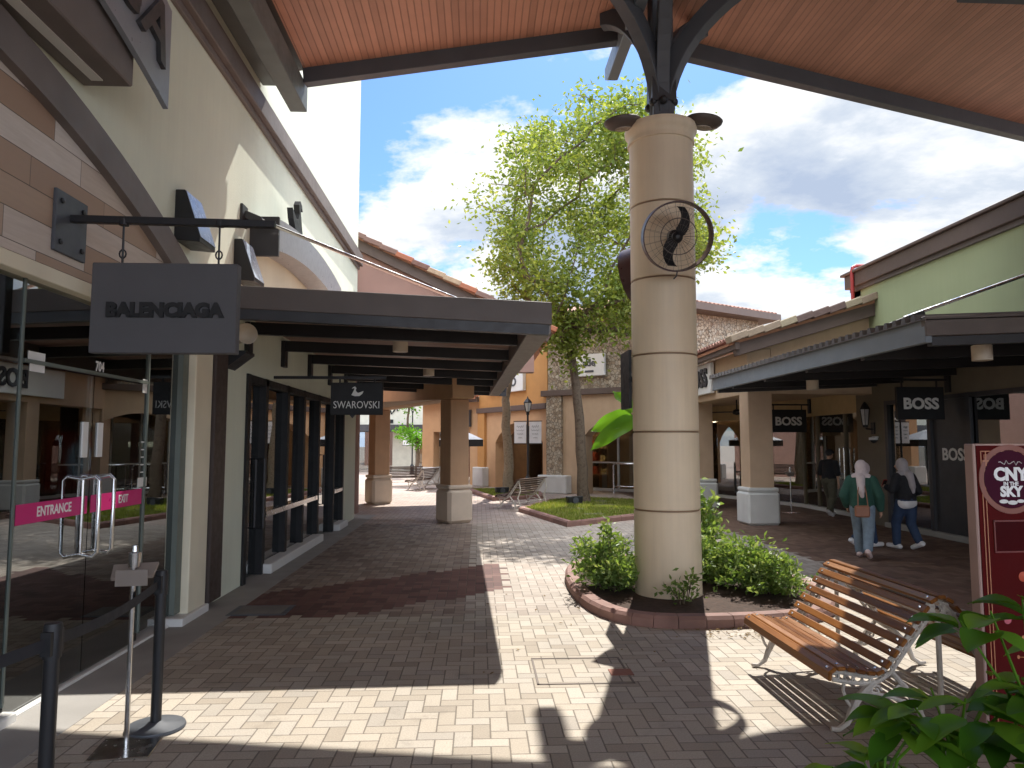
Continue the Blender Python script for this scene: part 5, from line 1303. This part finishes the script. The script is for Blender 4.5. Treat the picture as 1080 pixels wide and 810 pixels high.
q = MB(); q.add([(-.11,-.03,.945),(.11,-.03,.955),(.12,.045,1.02),(-.12,.045,1.01),(-.11,-.02,.93),(.11,-.02,.94),(.12,.055,1.005),(-.12,.055,.995)],[(0,1,2,3),(7,6,5,4),(0,4,5,1),(1,5,6,2),(2,6,7,3),(3,7,4,0)]); q.box(-.085,.085,-.034,-.028,.90,.99); q.build('plate', plain('grey_brown_plate', (.20,.165,.14), .35), ss, world=False)
q = MB(); q.lathe([(.034,1.0),(.036,1.08),(.018,1.085),(.016,1.12),(0,1.125)], (0,.01,0), 14); q.build('dispenser', M['steel'], ss, world=False, smooth=True)

s3 = copy_tree(ss); s3.location = (7.69,17.6,0); s3['label'] = 'slim steel sign stand in front of the arcade glass on the right'
ss['group'] = s3['group'] = 'slim steel sign stands'
# covers in the paving
t = thing('drain_cover', 'grey framed inspection cover set in the paving by the left shop fronts', 'cover', (-2.2,7.65,0))
q = MB(); q.box(-2.5,-1.92,7.42,7.86,.001,.006); q.build('frame', M['steel_grey'], t); q = MB(); q.box(-2.45,-1.97,7.46,7.82,.0065,.009); q.build('lid', plain('cover_lid', (.16,.15,.14), .7, var=.2), t)
t = thing('drain_cover', 'thin-framed paved inspection cover in the sunlit paving left of the bench', 'cover', (.75,5.6,0))
q = MB()
for a in ((.42,1.12,5.24,5.255),(.42,1.12,5.85,5.865),(.42,.435,5.24,5.865),(1.105,1.12,5.24,5.865)): q.box(a[0],a[1],a[2],a[3],.0005,.005)
q.build('frame', plain('dull_frame', (.14,.11,.09), .6), t)
t = tag(MB().box(.98,1.15,5.42,5.56,.0005,.006).build('paver', plain('odd_red_paver', (.25,.11,.08), .8, var=.25)), 'single odd dark red paver set in the beige paving', 'paver')

# ------------------------------------------------------------------ festive board
PX, PY = 2.80, 4.0
pb = thing('festive_board', 'tall dark red festive board reading CNY in the SKY, pale at its edge', 'sign', (PX+.3, PY, 0), R(4))
q = MB(); q.box(-.30,.30,.002,.075,.0,1.70); q.build('board', M['poster_edge'], pb, world=False, bevel=.006)
q = MB(); q.box(-.285,.30,-.004,.0015,.01,1.69); q.build('face', M['redred'], pb, world=False)
q = MB()
for k, o in enumerate((.0,.02)):
    x0, x1, z0, z1 = -.262+o, .262-o, .06+o, 1.66-o
    for a in ((x0,x1,z1-.005,z1),(x0,x1,z0,z0+.005),(x0,x0+.005,z0,z1),(x1-.005,x1,z0,z1)): q.box(a[0],a[1],-.0065,-.0042,a[2],a[3])
for sx in (-1,1):
    q.box(sx*.255,sx*.215,-.009,-.0067,1.60,1.606); q.box(sx*.235,sx*.229,-.009,-.0067,1.575,1.655)
q.build('border', M['gold'], pb, world=False)
q = MB(); q.lathe([(.165,0),(.195,0),(.195,.004),(.165,.004)], (-.085,-.0045,1.50), 48, (0,-1,0), ring=True); q.build('ring', plain('deep_red_ring', (.20,.06,.035), .4, bump=0), pb, world=False)
q = MB(); q.lathe([(0,0),(.162,0),(.162,.003),(0,.003)], (-.085,-.0045,1.50), 48, (0,-1,0)); q.build('disc', plain('night_disc', (.05,.008,.02), .7, spec=.06, bump=0), pb, world=False)
Mp = pb.matrix_basis
for s_, sz, z, bd in (('CNY',.098,1.525,.010),('IN THE',.030,1.473,.002),('SKY',.078,1.428,.008)):
    text_mesh('letters', s_, sz, M['white'], Mp @ face_mat((-.085,-.0082,z),(1,0,0)), pb, .0008, bd*.5)
q = MB(); q.tube([(-.155+.012*i,-.0085,1.592+.010*math.sin(i*1.9)+.004*math.cos(i*3.1)) for i in range(13)], .0022, 4)
q.build('script_flourish', M['offwhite'], pb, world=False)
for x, z, w in ((-.135,1.375,.028),(-.08,1.368,.03),(-.03,1.376,.024)):
    q = MB(); q.lathe([(0,0),(w,0),(w,.002),(0,.002)], (x,-.0078,z), 14, (0,-1,0), 1, .4); q.build('cloud_motif', M['offwhite'], pb, world=False)
q = MB(); q.box(-.195,.21,-.0075,-.0042,1.10,1.26); q.build('panel', M['darkred'], pb, world=False)
q = MB(); [q.box(a,b_,-.010,-.0042,c,d) for a,b_,c,d in ((-.205,.22,1.262,1.27),(-.205,.22,1.09,1.098),(-.205,-.197,1.09,1.27),(.212,.22,1.09,1.27))]; q.build('moulding', plain('brown_red_moulding', (.14,.02,.014), .4, bump=0), pb, world=False)
for x, z, r_, cl in ((-.04,.955,.028,(.42,.06,.02)),(-.15,.72,.022,(.45,.10,.13)),(.15,.84,.02,(.40,.14,.03))):
    q = MB(); q.lathe([(0,0),(r_,0),(r_,.003),(0,.004)], (x,-.0045,z), 16, (0,-1,0)); q.build('ornament', plain('ornament_red', cl, .4, bump=0), pb, world=False)
q = MB(); rr = random.Random(2)
for k in range(11):
    a = PI*(.15+.7*k/10)+PI*.0; L = rr.uniform(.12,.26); pts = [(.10+math.cos(a+.25*f)*L*f,-.0065,.46+math.sin(a+.25*f)*L*f*1.3) for f in (0,.35,.7,1)]
    q.tube(pts, [.0035,.003,.0025,.002], 4); q.lathe([(0,0),(.011,0),(.011,.003),(0,.003)], (pts[-1][0],-.0045,pts[-1][2]), 8, (0,-1,0), .7, 1)
q.build('firework_motif', plain('gold_orange', (.50,.20,.09), .4, bump=0), pb, world=False)

# ------------------------------------------------------------------ lamp posts, parasol, far shops
def lamp_post(lab, loc, h, bz, rz):
    t = thing('street_lamp', lab, 'street lamp', loc, rz, 'black lantern street lamps')
    q = MB(); q.lathe([(0,0),(.14,0),(.14,.08),(.10,.12),(.10,.42),(.12,.46),(.07,.55),(.04,.62),(.035,h-.55),(.06,h-.52),(.06,h-.48),(.03,h-.46),(0,h-.46)], (0,0,0), 14); q.build('post', M['black'], t, world=False, smooth=True)
    q = MB(); q.lathe([(.06,h-.46),(.07,h-.42)], (0,0,0), 6); q.lathe([(.15,h-.12),(.17,h-.10),(.09,h+.0),(.03,h+.05),(.02,h+.1),(0,h+.13)], (0,0,0), 6)
    for a in range(6): q.bar((.075*math.cos(a*PI/3),.075*math.sin(a*PI/3),h-.43),(.15*math.cos(a*PI/3),.15*math.sin(a*PI/3),h-.11),.014,.014)
    q.build('lantern_frame', M['black'], t, world=False)
    q = MB(); q.lathe([(.065,h-.43),(.14,h-.12)], (0,0,0), 6); q.build('lantern_glass', plain('lantern_white', (.6,.6,.58), .35), t, world=False)
    for s_ in (-1, 1):
        q = MB(); q.box(s_*.06,s_*.52,-.006,.006,bz,bz+.75); bn = q.build('banner', M['banner'], t, world=False)
        q = MB()
        for i, (w, hh) in enumerate(((.26,.10),(.30,.05),(.22,.05),(.16,.04))):
            z = bz+.58-.13*i; q.tube([(s_*.29-w/2+w*j/9,-.009,z+hh*.5*math.sin(j*2.3+i)) for j in range(10)], .008, 4)
        q.build('script_print', M['ink'], bn, world=False)
        q = MB(); q.box(s_*.03,s_*.55,-.012,.012,bz+.755,bz+.785); q.box(s_*.03,s_*.55,-.012,.012,bz-.035,bz-.005); q.build('banner_arm', M['black'], t, world=False)
lamp_post('black lantern street lamp with two white banners before the orange block arch', (1.72, 25.35, 0), 3.25, 1.72, R(-28))
lamp_post('distant black lantern street lamp with two white banners seen past the left pillars', (-3.7, 40.5, 0), 3.95, 1.62, R(5))
um = thing('parasol', 'black-edged parasol with a pale canvas top in front of the low peach shop', 'parasol', (-.65, 27.6, 0))
q = MB(); vs = [( -.65+1.15*math.cos(PI/4+PI/2*i), 27.6+1.15*math.sin(PI/4+PI/2*i), 1.86) for i in range(4)] + [(-.65,27.6,2.25)]
q.add(vs, [(0,1,4),(1,2,4),(2,3,4),(3,0,4)]); q.build('canopy', M['umbtop'], um)
q = MB()
for i in range(4):
    a, e = vs[i], vs[(i+1)%4]; q.add([a,e,(e[0],e[1],1.60),(a[0],a[1],1.60)], [(0,1,2,3)])
q.build('valance', M['matblack'], um)
q = MB(); q.tube([(-.65,27.6,.1),(-.65,27.6,2.2)], .03, 8); q.build('pole', M['black'], um)
q = MB(); q.box(-.95,-.35,27.3,27.9,0,.1); q.build('base', M['concrete'], um, bevel=.02)
fb = thing('far_shop_building', 'distant pale cream shop building with a dark awning, seen past the left pillars', 'building', (-6, 45, 0))
q = MB(); q.box(-16,1.5,45,45.5,2.6,7); q.box(-16,-13,45,45.5,0,2.6); q.box(-5.3,-3.9,44.8,45.5,0,2.6); q.box(-1.2,1.5,45,45.5,0,2.6); q.build('wall', plain('far_cream', (.55,.53,.44), .8), fb)
q = MB(); q.box(-16,-1,43.6,45,2.45,2.85); q.build('awning', M['charcoal'], fb)
q = MB(); q.box(-13,-1.2,45.3,45.32,.1,2.6); q.build('shopfront_glass', M['g_left'], fb)
for x in (-12,-10.4,-9.2,-7.6,-6.4,-3.8,-2.4):
    q = MB(); q.box(x,x+.12,45.1,45.34,0,2.6); q.build('window_post', M['white'], fb)
q = MB(); q.box(-16,1.5,49,49.2,0,6); q.build('interior_wall', M['inside'], fb)
q = MB(); q.tube([(-6.7+.13*j,44.97,3.75+.22*math.sin(j*1.7)) for j in range(14)], .05, 5); q.box(-6.3,-5.3,44.93,44.99,2.98,3.2); q.build('sign_script', M['matblack'], fb)
sg = thing('sign_board', 'small white signboard under the distant dark awning', 'sign', (-9.3, 43.4, 2.0))
q = MB(); q.box(-9.9,-8.7,43.5,43.58,1.75,2.35); q.build('panel', M['white'], sg); q = MB(); q.box(-9.6,-9.0,43.485,43.497,2.0,2.1); q.build('print', M['ink'], sg)
# screens of building mass round the square so that nothing ends in mid air
bk = thing('back_shop_building', 'plain tan building closing the view behind the stone tower', 'building', (12, 36, 0))
q = MB(); q.box(4,30,36,44,0,4.3); q.build('wall', M['beigewall'], bk); q = MB(); q.prism([(35.4,4.3),(44.6,4.3),(40,5.4)], 'x', 3.6, 30); q.build('roof', M['tileroof'], bk)

# ------------------------------------------------------------------ people
def cap_mb(mb, p, q, r1, r2, n=14):
    p, q = Vector(p), Vector(q); d = q-p; L = d.length
    prof = [(r1*math.sin(PI/2*i/4), -r1*math.cos(PI/2*i/4)) for i in range(5)] + [(r2*math.cos(PI/2*i/4), L+r2*math.sin(PI/2*i/4)) for i in range(5)]
    mb.lathe([(max(r,1e-6),z) for r,z in prof], p, n, d if L > 1e-6 else (0,0,1))
def fused(mb, name, mat, parent, voxel, smooth_it=4, sc_=1.0):
    """merge overlapping limbs into one continuous skin"""
    me = bpy.data.meshes.new('tmp'); me.from_pydata([tuple(v) for v in mb.v], [], mb.f)
    o = bpy.data.objects.new('tmp', me); COL.objects.link(o)
    r = o.modifiers.new('r', 'REMESH'); r.mode = 'VOXEL'; r.voxel_size = voxel
    s_ = o.modifiers.new('s', 'SMOOTH'); s_.iterations = smooth_it; s_.factor = .5
    dg = bpy.context.evaluated_depsgraph_get(); dg.update()
    m2 = bpy.data.meshes.new_from_object(o.evaluated_get(dg)); bpy.data.objects.remove(o); bpy.data.meshes.remove(me)
    m2.name = name; m2.transform(Matrix.Scale(sc_, 4)); m2.materials.clear(); m2.materials.append(mat)
    for p in m2.polygons: p.use_smooth = True
    ob_ = bpy.data.objects.new(name, m2); COL.objects.link(ob_)
    if parent is not None: ob_.parent = parent
    return ob_
def person(label, loc, heading, height, stride, arms, top, topc, trous, shoes, head, headm, headturn=0, wide=1.0, hem=.80, lf_first=True, group=None):
    """arms: ((elbow),(wrist)) for left and right in body space; x right, y ahead, z up; figure 1.6 tall, scaled after"""
    k = height/1.6; hip, kn, an = .83, .455, .085
    f, bkk = stride, -stride*.95
    fr, re = (-1, 1) if lf_first else (1, -1)
    J = {}
    J[fr] = dict(hip=(fr*.085,.02,hip), knee=(fr*.085,f*.62+.06,kn+.015), ankle=(fr*.08,f,an), toe=(fr*.09,f+.17,.05), heel=(fr*.08,f-.05,.04))
    lift = .11*min(1, stride/.25)
    J[re] = dict(hip=(re*.085,-.01,hip), knee=(re*.085,bkk*.30+.05,kn), ankle=(re*.08,bkk,an+lift), toe=(re*.09,bkk+.14,.045), heel=(re*.08,bkk-.06,.05+lift))
    chest = Vector((0,.035,1.20)); neck = Vector((0,.045,1.355)); hd = Vector((0,.075,1.49))
    b = MB()
    cap_mb(b, (0,0,.86),(0,.01,.98),.125,.11); cap_mb(b,(-.05,0,.86),(.05,0,.86),.115,.115)
    cap_mb(b, (0,.01,.98), chest, .112,.125); cap_mb(b,(-.10,.03,1.27),(.10,.03,1.27),.075,.075); cap_mb(b,(0,.035,1.3),neck+Vector((0,0,.06)),.05,.046)
    b.ball(hd,(.073,.090,.110),16); b.ball(hd+Vector((0,.045,-.05)),(.052,.05,.055),12)
    Q = Matrix.Translation(hd) @ Matrix.Rotation(headturn, 4, 'Z') @ Matrix.Translation(-hd)
    cap_mb(b, Q@(hd+Vector((0,.085,.01))), Q@(hd+Vector((0,.108,-.025))), .012,.016); 
    cap_mb(b, Q@(hd+Vector((-.02,.088,-.055))), Q@(hd+Vector((.02,.088,-.055))), .009,.009)
    for s_ in (-1,1): b.ball(Q@(hd+Vector((s_*.074,.0,-.01))),(.012,.022,.03),8); cap_mb(b, Q@(hd+Vector((s_*.015,.078,.03))), Q@(hd+Vector((s_*.045,.066,.03))), .010,.009)
    hands = []
    for s_ in (-1,1):
        j = J[s_]; cap_mb(b,j['hip'],j['knee'],.085,.056); cap_mb(b,j['knee'],j['ankle'],.054,.036); cap_mb(b,j['heel'],j['toe'],.036,.03); cap_mb(b,j['ankle'],j['heel'],.036,.032)
        el, wr = [Vector(v) for v in arms[s_]]; sh_ = Vector((s_*.165,.03,1.285)); cap_mb(b,sh_,el,.046,.038); cap_mb(b,el,wr,.037,.025)
        d = (wr-el).normalized(); sd = d.cross(Vector((0,1,0))); sd = sd.normalized() if sd.length > .1 else Vector((1,0,0)); pn = d.cross(sd)
        pe = wr + d*.075; cap_mb(b, wr+d*.01, pe, .024,.026); cap_mb(b, wr+d*.03+pn*.014, pe+pn*.018, .018,.018); cap_mb(b, wr+d*.03-pn*.014, pe-pn*.018, .018,.018)
        for fi_, (o_, L) in enumerate(((-.03,.052),(-.010,.064),(.010,.060),(.03,.046))):
            a0 = pe + pn*o_*.95; a1 = a0 + d*L*.55; a2 = a1 + d*L*.42 + sd*(-s_*.02); cap_mb(b,a0,a1,.0095,.009,8); cap_mb(b,a1,a2,.009,.0075,8)
        th = wr + d*.03 + pn*.024; cap_mb(b,th,th+d*.035+pn*.026,.012,.010,8); cap_mb(b,th+d*.035+pn*.026,th+d*.062+pn*.026,.010,.008,8)
        hands.append(pe)
    body = fused(b, 'person', M['skin'], None, .0085, 3, k)
    body.location = loc; rz = math.atan2(-heading[0], heading[1]); body.rotation_euler = (0,0,rz)
    tag(body, label, 'person', group)
    # trousers
    t_ = MB(); cap_mb(t_,(-.06,-.005,.86),(.06,-.005,.86),.125,.125); cap_mb(t_,(0,0,.88),(0,.01,.97),.13,.122)
    for s_ in (-1,1):
        j = J[s_]; cap_mb(t_,j['hip'],j['knee'],.104*wide,.080*wide); a_ = Vector(j['ankle']); kn_ = Vector(j['knee']); cap_mb(t_,kn_,kn_.lerp(a_,.93),.079*wide,.066*wide)
    fused(t_, 'trousers', trous, body, .012, 4, k)
    # top
    u = MB(); w_ = top
    cap_mb(u,(-.075,.03,1.27),(.075,.03,1.27),.088*w_,.088*w_); cap_mb(u,(0,.01,1.0),chest,.138*w_,.145*w_); cap_mb(u,(-.05,0,hem+.1),(-.045,.01,1.02),.115*w_,.112*w_); cap_mb(u,(.05,0,hem+.1),(.045,.01,1.02),.115*w_,.112*w_); cap_mb(u,(0,.03,1.3),(0,.04,1.345),.07,.058)
    for s_ in (-1,1):
        el, wr = [Vector(v) for v in arms[s_]]; sh_ = Vector((s_*.165,.03,1.285)); e_ = w_*1.0
        cap_mb(u,sh_,el,.070*e_,.064*e_)
        if topc[1]: cap_mb(u,el,el.lerp(wr,.88),.062*e_,.050*e_)
        elif True: pass
    fused(u, 'jacket' if topc[1] else 'shirt', topc[0], body, .012, 4, k)
    if topc[2] is not None:
        u = MB(); cap_mb(u,(-.06,-.002,hem+.03),(.06,-.002,hem+.03),.132,.132); [setattr(v,'z',max(v.z,hem-.075)) for v in u.v]; fused(u,'shirt_hem',topc[2],body,.012,3,k)
    for s_ in (-1,1):
        j = J[s_]; u = MB(); h_, to, a_ = Vector(j['heel']), Vector(j['toe']), Vector(j['ankle'])
        cap_mb(u,h_+Vector((0,-.01,.01)),to+Vector((0,.01,.0)),.048,.042); cap_mb(u,h_.lerp(to,.35)+Vector((0,0,.02)),a_,.046,.046)
        # flatten the sole
        for v in u.v: v.z = max(v.z, .004 if j is not J[re] else v.z if v.z > .004 else .004)
        fused(u,'shoe',shoes,body,.010,2,k)
    u = MB()
    if head == 'scarf':
        u.ball(hd+Vector((0,-.012,.012)),(.098,.112,.125),18); cap_mb(u,hd+Vector((0,-.03,-.06)),(0,.02,1.36),.088,.10); cap_mb(u,(-.09,.02,1.325),(.09,.02,1.325),.075,.075)
        cap_mb(u,(0,-.09,1.33),(.01,-.135,1.12),.07,.06); cap_mb(u,(.01,-.135,1.12),(.02,-.14,1.03),.055,.035)
        # opening for the face
        for v in u.v:
            c_ = Q.inverted() @ v - hd
            if c_.y > .045 and abs(c_.x) < .062 and -.09 < c_.z < .075: v.y -= .0
        fused(u,'headscarf',headm,body,.010,3,k)
        # face stays visible: bring the skin forward of the cloth
    else:
        u.ball(hd+Vector((0,-.018,.03)),(.083,.092,.098),16); fused(u,'hair',headm,body,.010,2,k)
        if head == 'cap':
            u = MB(); u.ball(hd+Vector((0,-.005,.055)),(.090,.105,.075),16); cap_mb(u,hd+Vector((-.04,.10,.045)),hd+Vector((.04,.10,.045)),.03,.03); fused(u,'cap',M['blackcloth'],body,.010,2,k)
    return body
hang = lambda s_, sw: ((s_*.235, .0+sw*.3, 1.03), (s_*.25, .05+sw, .80))
pa = person('woman in pale headscarf, loose dark green jacket and light jeans walking away', (5.72,10.62,0), (.55,.83), 1.44, .19,
    {-1:((-.27,-.03,1.03),(-.24,.10,.84)), 1:((.27,-.04,1.03),(.27,.02,.80))}, 1.22, (M['jacket'],True,None), M['denim'], M['shoepink'], 'scarf', M['hijab'], wide=1.12, hem=.78)
pb2 = person('person in dark jeans and white shoes in long stride, mostly hidden behind the green jacket', (6.30,11.68,0), (.98,.2), 1.38, .30,
    {-1:hang(-1,.15), 1:hang(1,-.12)}, 1.05, (M['jacket'],True,None), M['navy'], M['shoe'], 'scarf', M['hijab'])
pc = person('woman in grey headscarf and black jacket over a white hem, holding a phone', (6.90,11.45,0), (-.25,.97), 1.45, .17,
    {-1:((-.24,.06,1.06),(-.17,.26,1.10)), 1:((.25,-.03,1.03),(.20,.16,.95))}, 1.15, (M['blackcloth'],True,M['shoe']), M['navy'], M['shoe'], 'scarf', M['hijab2'], headturn=.5, hem=.80, wide=1.05)
pd = person('man in a black cap, black t-shirt and olive trousers near the arcade glass doors', (8.22,16.7,0), (.8,.6), 1.56, .2,
    {-1:hang(-1,.12), 1:hang(1,-.08)}, 1.08, (M['blackcloth'],False,None), M['khaki'], M['shoe'], 'cap', M['matblack'], wide=1.1, hem=.78)
bg = thing('shoulder_bag', 'small brown leather bag hanging at the hip of the woman in green', 'bag', (5.68,10.42,.66))
q = MB(Matrix.Translation((5.60,10.40,.63)) @ Matrix.Rotation(R(-20),4,'Z')); q.box(-.10,.10,-.04,.04,0,.17); q.build('bag_body', M['brownbag'], bg, bevel=.02)
q = MB(); q.tube([(5.55,10.42,.78),(5.60,10.50,1.0),(5.66,10.52,1.2)], .008, 5); q.tube([(5.68,10.38,.78),(5.70,10.46,1.0),(5.68,10.52,1.2)], .008, 5); q.build('strap', M['brownbag'], bg)
ph = thing('phone', 'phone held in the hand of the woman in the black jacket', 'phone', (6.73,11.72,.99))
q = MB(Matrix.Translation((6.70,11.74,1.0)) @ Matrix.Rotation(R(30),4,'X')); q.box(-.035,.035,-.006,.006,-.01,.13); q.build('phone_body', M['pipered'], ph, bevel=.004)
q = MB(Matrix.Translation((6.70,11.74,1.0)) @ Matrix.Rotation(R(30),4,'X')); q.box(-.03,.03,-.0075,-.0065,.0,.12); q.build('phone_screen', M['black'], ph)

# ------------------------------------------------------------------ sky, sun, camera
SKYLOC = (20.1, 9.3, 0)
EL, AZ = 54, 16                    # sun ahead of the camera, a little to the right
wd = bpy.data.worlds.new('World'); sc.world = wd; wd.use_nodes = True
nt = wd.node_tree; nt.nodes.clear(); n = N(nt)
wo = nt.nodes.new('ShaderNodeOutputWorld'); bgn = nt.nodes.new('ShaderNodeBackground'); nt.links.new(bgn.outputs[0], wo.inputs[0])
sky = nt.nodes.new('ShaderNodeTexSky'); sky.sky_type = 'NISHITA'; sky.sun_disc = False
sky.sun_elevation = R(EL); sky.sun_rotation = R(AZ); sky.air_density = 1.0; sky.dust_density = .6; sky.ozone_density = 1.5
dirn = nt.nodes.new('ShaderNodeTexCoord').outputs['Generated']
sp = nt.nodes.new('ShaderNodeSeparateXYZ'); nt.links.new(dirn, sp.inputs[0])
zz = n.m('ADD', n.m('MAXIMUM', sp.outputs[2], 0), .22)
cv = nt.nodes.new('ShaderNodeCombineXYZ'); n.put(cv.inputs[0], n.m('DIVIDE', sp.outputs[0], zz)); n.put(cv.inputs[1], n.m('DIVIDE', sp.outputs[1], zz)); n.put(cv.inputs[2], n.m('MULTIPLY', sp.outputs[2], 1.2))
mp = nt.nodes.new('ShaderNodeMapping'); mp.inputs['Location'].default_value = SKYLOC; n.put(mp.inputs[0], cv.outputs[0])
big = n.noise(mp.outputs[0], 1.15, 12, .6, .1)
bias = n.m('ADD', n.rng(sp.outputs[0], -.45, .30, -.035, .06), n.rng(sp.outputs[1], -.2, .3, .12, 0))
bias = n.m('ADD', bias, n.rng(sp.outputs[2], .10, .45, .085, -.03))
dens = n.m('ADD', big, bias)
mask = n.rng(dens, .515, .565, 0, 1)
mp2 = nt.nodes.new('ShaderNodeMapping'); mp2.inputs['Location'].default_value = (SKYLOC[0]-.04, SKYLOC[1]-.13, 0); n.put(mp2.inputs[0], cv.outputs[0])
up = n.noise(mp2.outputs[0], 1.15, 12, .6, .1)      # density a little towards the sun: thick there means a grey side here
self_ = n.m('SUBTRACT', big, up)
lit = n.m('ADD', n.m('MULTIPLY', self_, 3.6), n.rng(dens, .52, .74, .80, .10))
cloud = n.ramp(lit, [(.08, (6.2, 7.4, 9.6)), (.38, (9.0, 9.9, 11.2)), (.66, (14.2, 14.2, 14.2))])
skyb = n.mix(1, sky.outputs[0], (.50, .71, 1.02), 'MULTIPLY')
front = n.m('MAXIMUM', n.rng(sp.outputs[1], -.35, .25, 1.7, .40), n.rng(sp.outputs[2], .58, .74, .40, 1.9))  # clouds out of view, behind and overhead, brightened to fill the shade
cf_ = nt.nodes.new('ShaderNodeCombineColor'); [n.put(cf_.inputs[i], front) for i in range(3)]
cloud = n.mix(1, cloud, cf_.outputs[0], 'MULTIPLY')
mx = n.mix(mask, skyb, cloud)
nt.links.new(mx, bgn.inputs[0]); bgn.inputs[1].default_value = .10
sun = bpy.data.lights.new('sun', 'SUN'); sun.energy = 3.8; sun.angle = R(.5); sun.color = (1, .955, .875)
so = bpy.data.objects.new('sun', sun); COL.objects.link(so)
sd = Vector((math.sin(R(AZ))*math.cos(R(EL)), math.cos(R(AZ))*math.cos(R(EL)), math.sin(R(EL))))
so.rotation_euler = sd.to_track_quat('Z','Y').to_euler(); so.location = sd*60
cam = bpy.data.cameras.new('camera'); co = bpy.data.objects.new('camera', cam); COL.objects.link(co)
cam.sensor_fit = 'HORIZONTAL'; cam.sensor_width = 36; cam.lens = 36*760/1080; cam.clip_start = .05; cam.clip_end = 2000
co.location = (0, 0, H); co.rotation_euler = (R(90+4.74), 0, R(-2.63)); sc.camera = co

# ------------------------------------------------------------------ bring everything to metres
seen = set()
for o in list(bpy.data.objects):
    if o.type == 'MESH' and o.data.name not in seen:
        seen.add(o.data.name); o.data.transform(Matrix.Scale(S, 4))
    o.location = o.location*S
sc.render.engine = 'CYCLES'
sc.cycles.max_bounces = 8; sc.cycles.transparent_max_bounces = 12; sc.cycles.diffuse_bounces = 4; sc.cycles.glossy_bounces = 4
sc.cycles.use_denoising = True
sc.view_settings.view_transform = 'Standard'; sc.view_settings.look = 'None'; sc.view_settings.exposure = 1.06; sc.view_settings.gamma = 1
